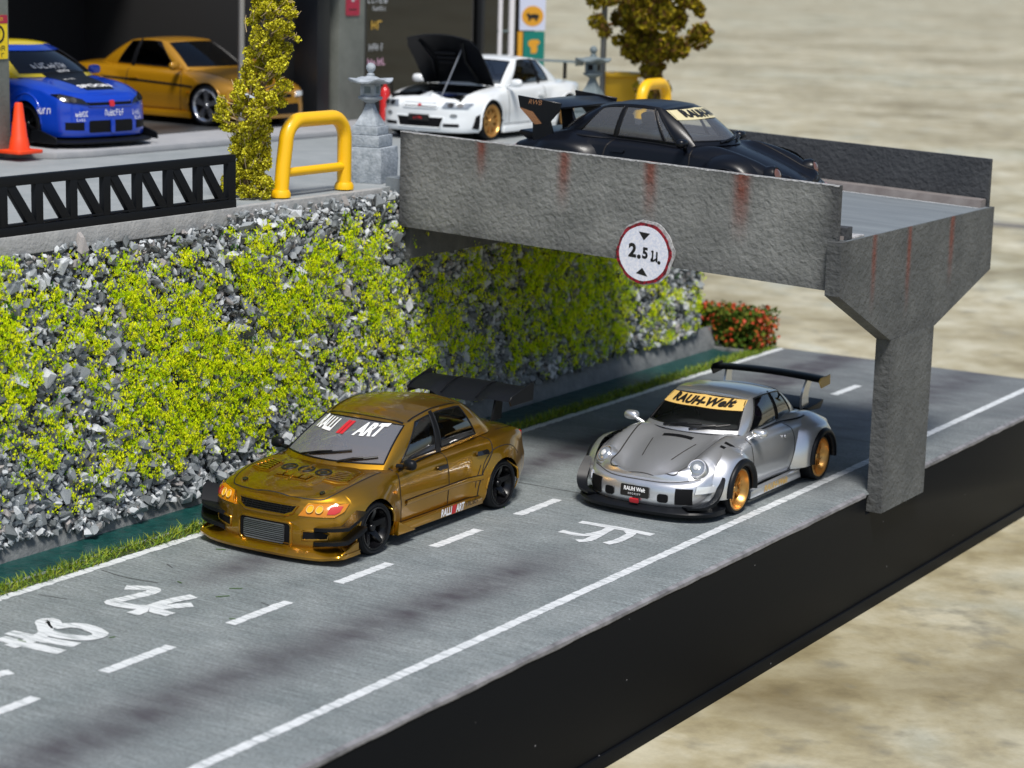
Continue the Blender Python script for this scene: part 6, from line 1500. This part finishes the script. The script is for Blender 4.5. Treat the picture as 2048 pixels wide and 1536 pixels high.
# ------------------------------------------------------------------ garage building
mat('garage_black', (.006, .006, .007), .75); mat('garage_wall', (.014, .014, .014), .8); mat('pillar_concrete', (.13, .14, .12), .8, var=(3, (.19, .20, .175), .2), bump=(20, .3, .02)); mat('frame_black', (.01, .011, .013), .4); mat('roof_grey', (.2, .2, .2), .7)
glass_mat('shop_glass', (.20, .22, .20), 1., .03, 1.6)
GB = empty('garage_building', (-13, 10, 3.6), 0, 'dark open-fronted garage building with concrete pillars and glazed shopfront', 'building')
gx, gy = 13, -10
def gbx(name, x0, x1, y0, y1, z0, z1, m, bev=.008): return MB().bb(x0+gx, x1+gx, y0+gy, y1+gy, z0-3.6, z1-3.6).build(name, m, GB, bev)
gbx('back_wall', -16.0, -15.8, 3.0, 19.4, 3.61, 7.0, 'garage_black'); gbx('side_wall', -15.8, -10.2, 12.1, 12.26, 3.61, 7.0, 'garage_wall'); gbx('side_wall', -15.8, -9.9, 2.7, 2.9, 3.61, 7.0, 'garage_black')
gbx('roof_slab', -16.2, -14.2, 2.5, 19.6, 7.01, 7.2, 'roof_grey')
gbx('lintel', -10.1, -9.7, 2.8, 12.1, 6.35, 6.9, 'frame_black')
P1 = gbx('pillar', -10.15, -9.55, 3.05, 3.84, 3.605, 6.9, 'pillar_concrete'); P2 = gbx('pillar', -10.55, -9.95, 12.28, 13.05, 3.605, 7.0, 'pillar_concrete')
gbx('door_jamb', -10.5, -10.0, 11.72, 12.08, 3.61, 6.9, 'frame_black'); gbx('interior_column', -15.7, -15.55, 7.0, 7.2, 3.61, 6.9, 'garage_wall')
gbx('shop_frame', -10.30, -10.05, 13.06, 13.24, 3.61, 7.0, 'frame_black'); gbx('shop_frame', -10.30, -10.05, 18.75, 19.05, 3.61, 7.0, 'frame_black'); gbx('shop_frame', -10.30, -10.05, 13.24, 18.75, 3.61, 3.85, 'frame_black'); gbx('shop_frame', -10.30, -10.05, 13.24, 18.75, 6.5, 7.0, 'frame_black')
gbx('shop_mullion', -10.27, -10.08, 17.1, 17.22, 3.85, 6.5, 'frame_black')
gbx('shop_glass', -10.20, -10.18, 13.24, 17.1, 3.85, 6.5, 'shop_glass', 0); gbx('shop_glass', -10.20, -10.18, 17.22, 18.75, 3.85, 6.5, 'shop_glass', 0)
gbx('shop_back_wall', -13.0, -12.9, 13.1, 19.2, 3.61, 7.0, 'pillar_concrete'); gbx('side_wall', -15.8, -10.2, 19.06, 19.2, 3.61, 7.0, 'garage_wall')
mat('sticker_white', (.50, .52, .53), .5); mat('sticker_pink', (.72, .42, .55), .5); mat('sticker_gold', (.65, .40, .06), .5)
def sticker(n, y, z, size, m, sx=1.): flat_text('sticker', scribble(n, size, n*7+int(z*10), sx), ((-10.165+gx, y+gy, z-3.6), (0, 1, 0), (0, 0, 1), (1, 0, 0)), m, GB)
sticker(5, 13.75, 5.72, .13, 'sticker_white'); sticker(6, 13.8, 5.56, .08, 'sticker_white'); sticker(2, 13.75, 5.26, .16, 'sticker_gold', 1.3); sticker(4, 13.72, 4.86, .13, 'sticker_white'); sticker(4, 13.75, 4.60, .13, 'sticker_pink', 1.2)
# signs on the pillars
mat('sign_yellow', (.80, .58, .01), .5); mat('sign_crimson', (.38, .02, .05), .5)
SY = empty('warning_sign', (-9.545, 3.52, 5.25), 0, 'yellow warning notice with red header on the left garage pillar', 'sign'); FY = ((.001, 0, 0), (0, 1, 0), (0, 0, 1), (1, 0, 0))
MB().prism(rounded(.56, .62, .02, 3), 0, .012, FY).build('notice_board', 'sign_yellow', SY); MB().prism(rounded(.56, .12, .02, 3, 0, .25), .013, .016, FY).build('notice_header', 'sign_crimson', SY)
v, f = [], []
mb = MB(); ring = ellipse(.10, .04, .12, .13, 28); ri = ellipse(.10, .04, .085, .095, 28); mb.raw([(.016, p[0], p[1]) for p in ring+ri], [(k, (k+1) % 28, 28+(k+1) % 28, 28+k) for k in range(28)]); mb.build('notice_symbol', 'sign_black', SY, smooth=False); MB().prism([(.07, .10), (.13, .10), (.115, -.04), (.085, -.04)], .013, .015, FY).build('notice_symbol', 'sign_black', SY)
flat_text('notice_lettering', scribble(5, .075, 21), ((.016, .05, -.16), FY[1], FY[2], FY[3]), 'sign_black', SY); flat_text('notice_lettering', scribble(5, .06, 22, 1.2), ((.016, .05, -.255), FY[1], FY[2], FY[3]), 'sign_black', SY); flat_text('notice_lettering', scribble(6, .05, 23), ((.020, .05, .25), FY[1], FY[2], FY[3]), 'sign_yellow', SY)
SR = empty('extinguisher_sign', (-9.945, 12.66, 5.78), 0, 'dark red safety sign with white symbol on the middle concrete pillar', 'sign')
MB().prism(rounded(.40, .66, .02, 3), 0, .012, FY).build('sign_plate', 'sign_crimson', SR); MB().prism(rounded(.085, .34, .03, 3, 0, .08), .013, .015, FY).build('sign_symbol', 'sticker_white', SR); MB().prism([(-.12, -.235), (.12, -.235), (.12, -.215), (-.12, -.215)], .013, .014, FY).build('sign_rule', 'sign_black', SR)
# steel post at the pad edge
SP = empty('steel_post', (-9.45, 8.95, 3.605), 0, 'brushed steel post at the edge of the garage pad', 'post'); MB().tube([(0, 0, 0), (0, 0, 3.38)], .055, 16).build('shaft', 'pole_steel', SP); MB().lathe([(.11, 0), (.11, .02), (.06, .04)], 16).build('base_flange', 'pole_steel', SP)
# fire extinguisher by the pillar
mat('extinguisher_red', (.62, .02, .02), .25, coat=.6)
EX = empty('fire_extinguisher', (-9.45, 13.0, 3.61), 0, 'small red fire extinguisher at the foot of the middle pillar', 'extinguisher'); MB().lathe([(.085, 0), (.09, .03), (.09, .50), (.06, .58), (.03, .60), (.03, .66), (.001, .66)], 20).build('cylinder', 'extinguisher_red', EX); MB().tube([(.0, 0, .64), (.06, .02, .70), (.12, .04, .66), (.12, .05, .40)], .016, 8).build('hose', 'black_plastic', EX); MB().box((.04, 0, .70), (.16, .03, .03)).build('lever', 'black_plastic', EX, .006, 1)
# banner flags beyond the shopfront
mat('banner_green', (.0, .19, .15), .7); mat('banner_white', (.62, .66, .82), .7); mat('banner_orange', (.70, .33, .02), .7); mat('rod_white', (.78, .76, .78), .4)
BF = empty('banner_stand', (-9.78, 17.72, 3.5), 0, 'banner stand with blue-white and green panels beside the shopfront', 'banner')
fb_ = lambda x, y, z: ((x, y, z), (.35, .94, 0), (0, 0, 1), (.94, -.35, 0))
MB().lathe([(.22, 0), (.22, .05), (.07, .08)], 20).build('base', 'rod_white', BF); MB().tube([(0, 0, .05), (0, 0, 2.75)], .06, 14).build('rod', 'rod_white', BF); MB().tube([(-.10, -.26, .0), (-.10, -.26, 2.75)], .045, 12).build('rod', 'rod_white', BF)
MB().prism(rounded(.64, .92, .02, 3), 0, .02, fb_(.2, .44, 2.08)).build('upper_panel', 'banner_white', BF); MB().prism(rounded(.52, .88, .02, 3), 0, .02, fb_(.22, .49, 1.16)).build('lower_panel', 'banner_green', BF); MB().prism(rounded(.11, .88, .01, 2), 0, .02, fb_(.10, .165, 1.16)).build('side_panel', 'banner_orange', BF)
MB().prism(ellipse(0, 0, .27, .20, 30), .021, .024, fb_(.2, .44, 1.90)).build('emblem_disc', 'banner_orange', BF)
em = MB(); em.prism([(-.17, .02), (-.12, .07), (-.08, .03), (.04, .045), (.14, .03), (.16, -.02), (.12, -.05), (.11, -.10), (.07, -.10), (.05, -.05), (-.04, -.05), (-.07, -.10), (-.11, -.10), (-.11, -.03)], .025, .027, fb_(.2, .44, 1.90)); em.build('emblem_shape', 'sign_black', BF)
lg = MB(); lg.prism([(-.15, .10), (-.08, .14), (.10, .14), (.15, .07), (.07, .03), (.08, -.07), (.05, -.13), (-.08, -.13), (-.08, -.02), (-.15, .03)], .021, .024, fb_(.22, .49, 1.30)); lg.build('panel_emblem', 'banner_orange', BF)
for zz in (1.6, 2.6): MB().tube([(-.12, -.30, zz), (.0, .04, zz)], .025, 8).build('cross_arm', 'wing_grey', BF)
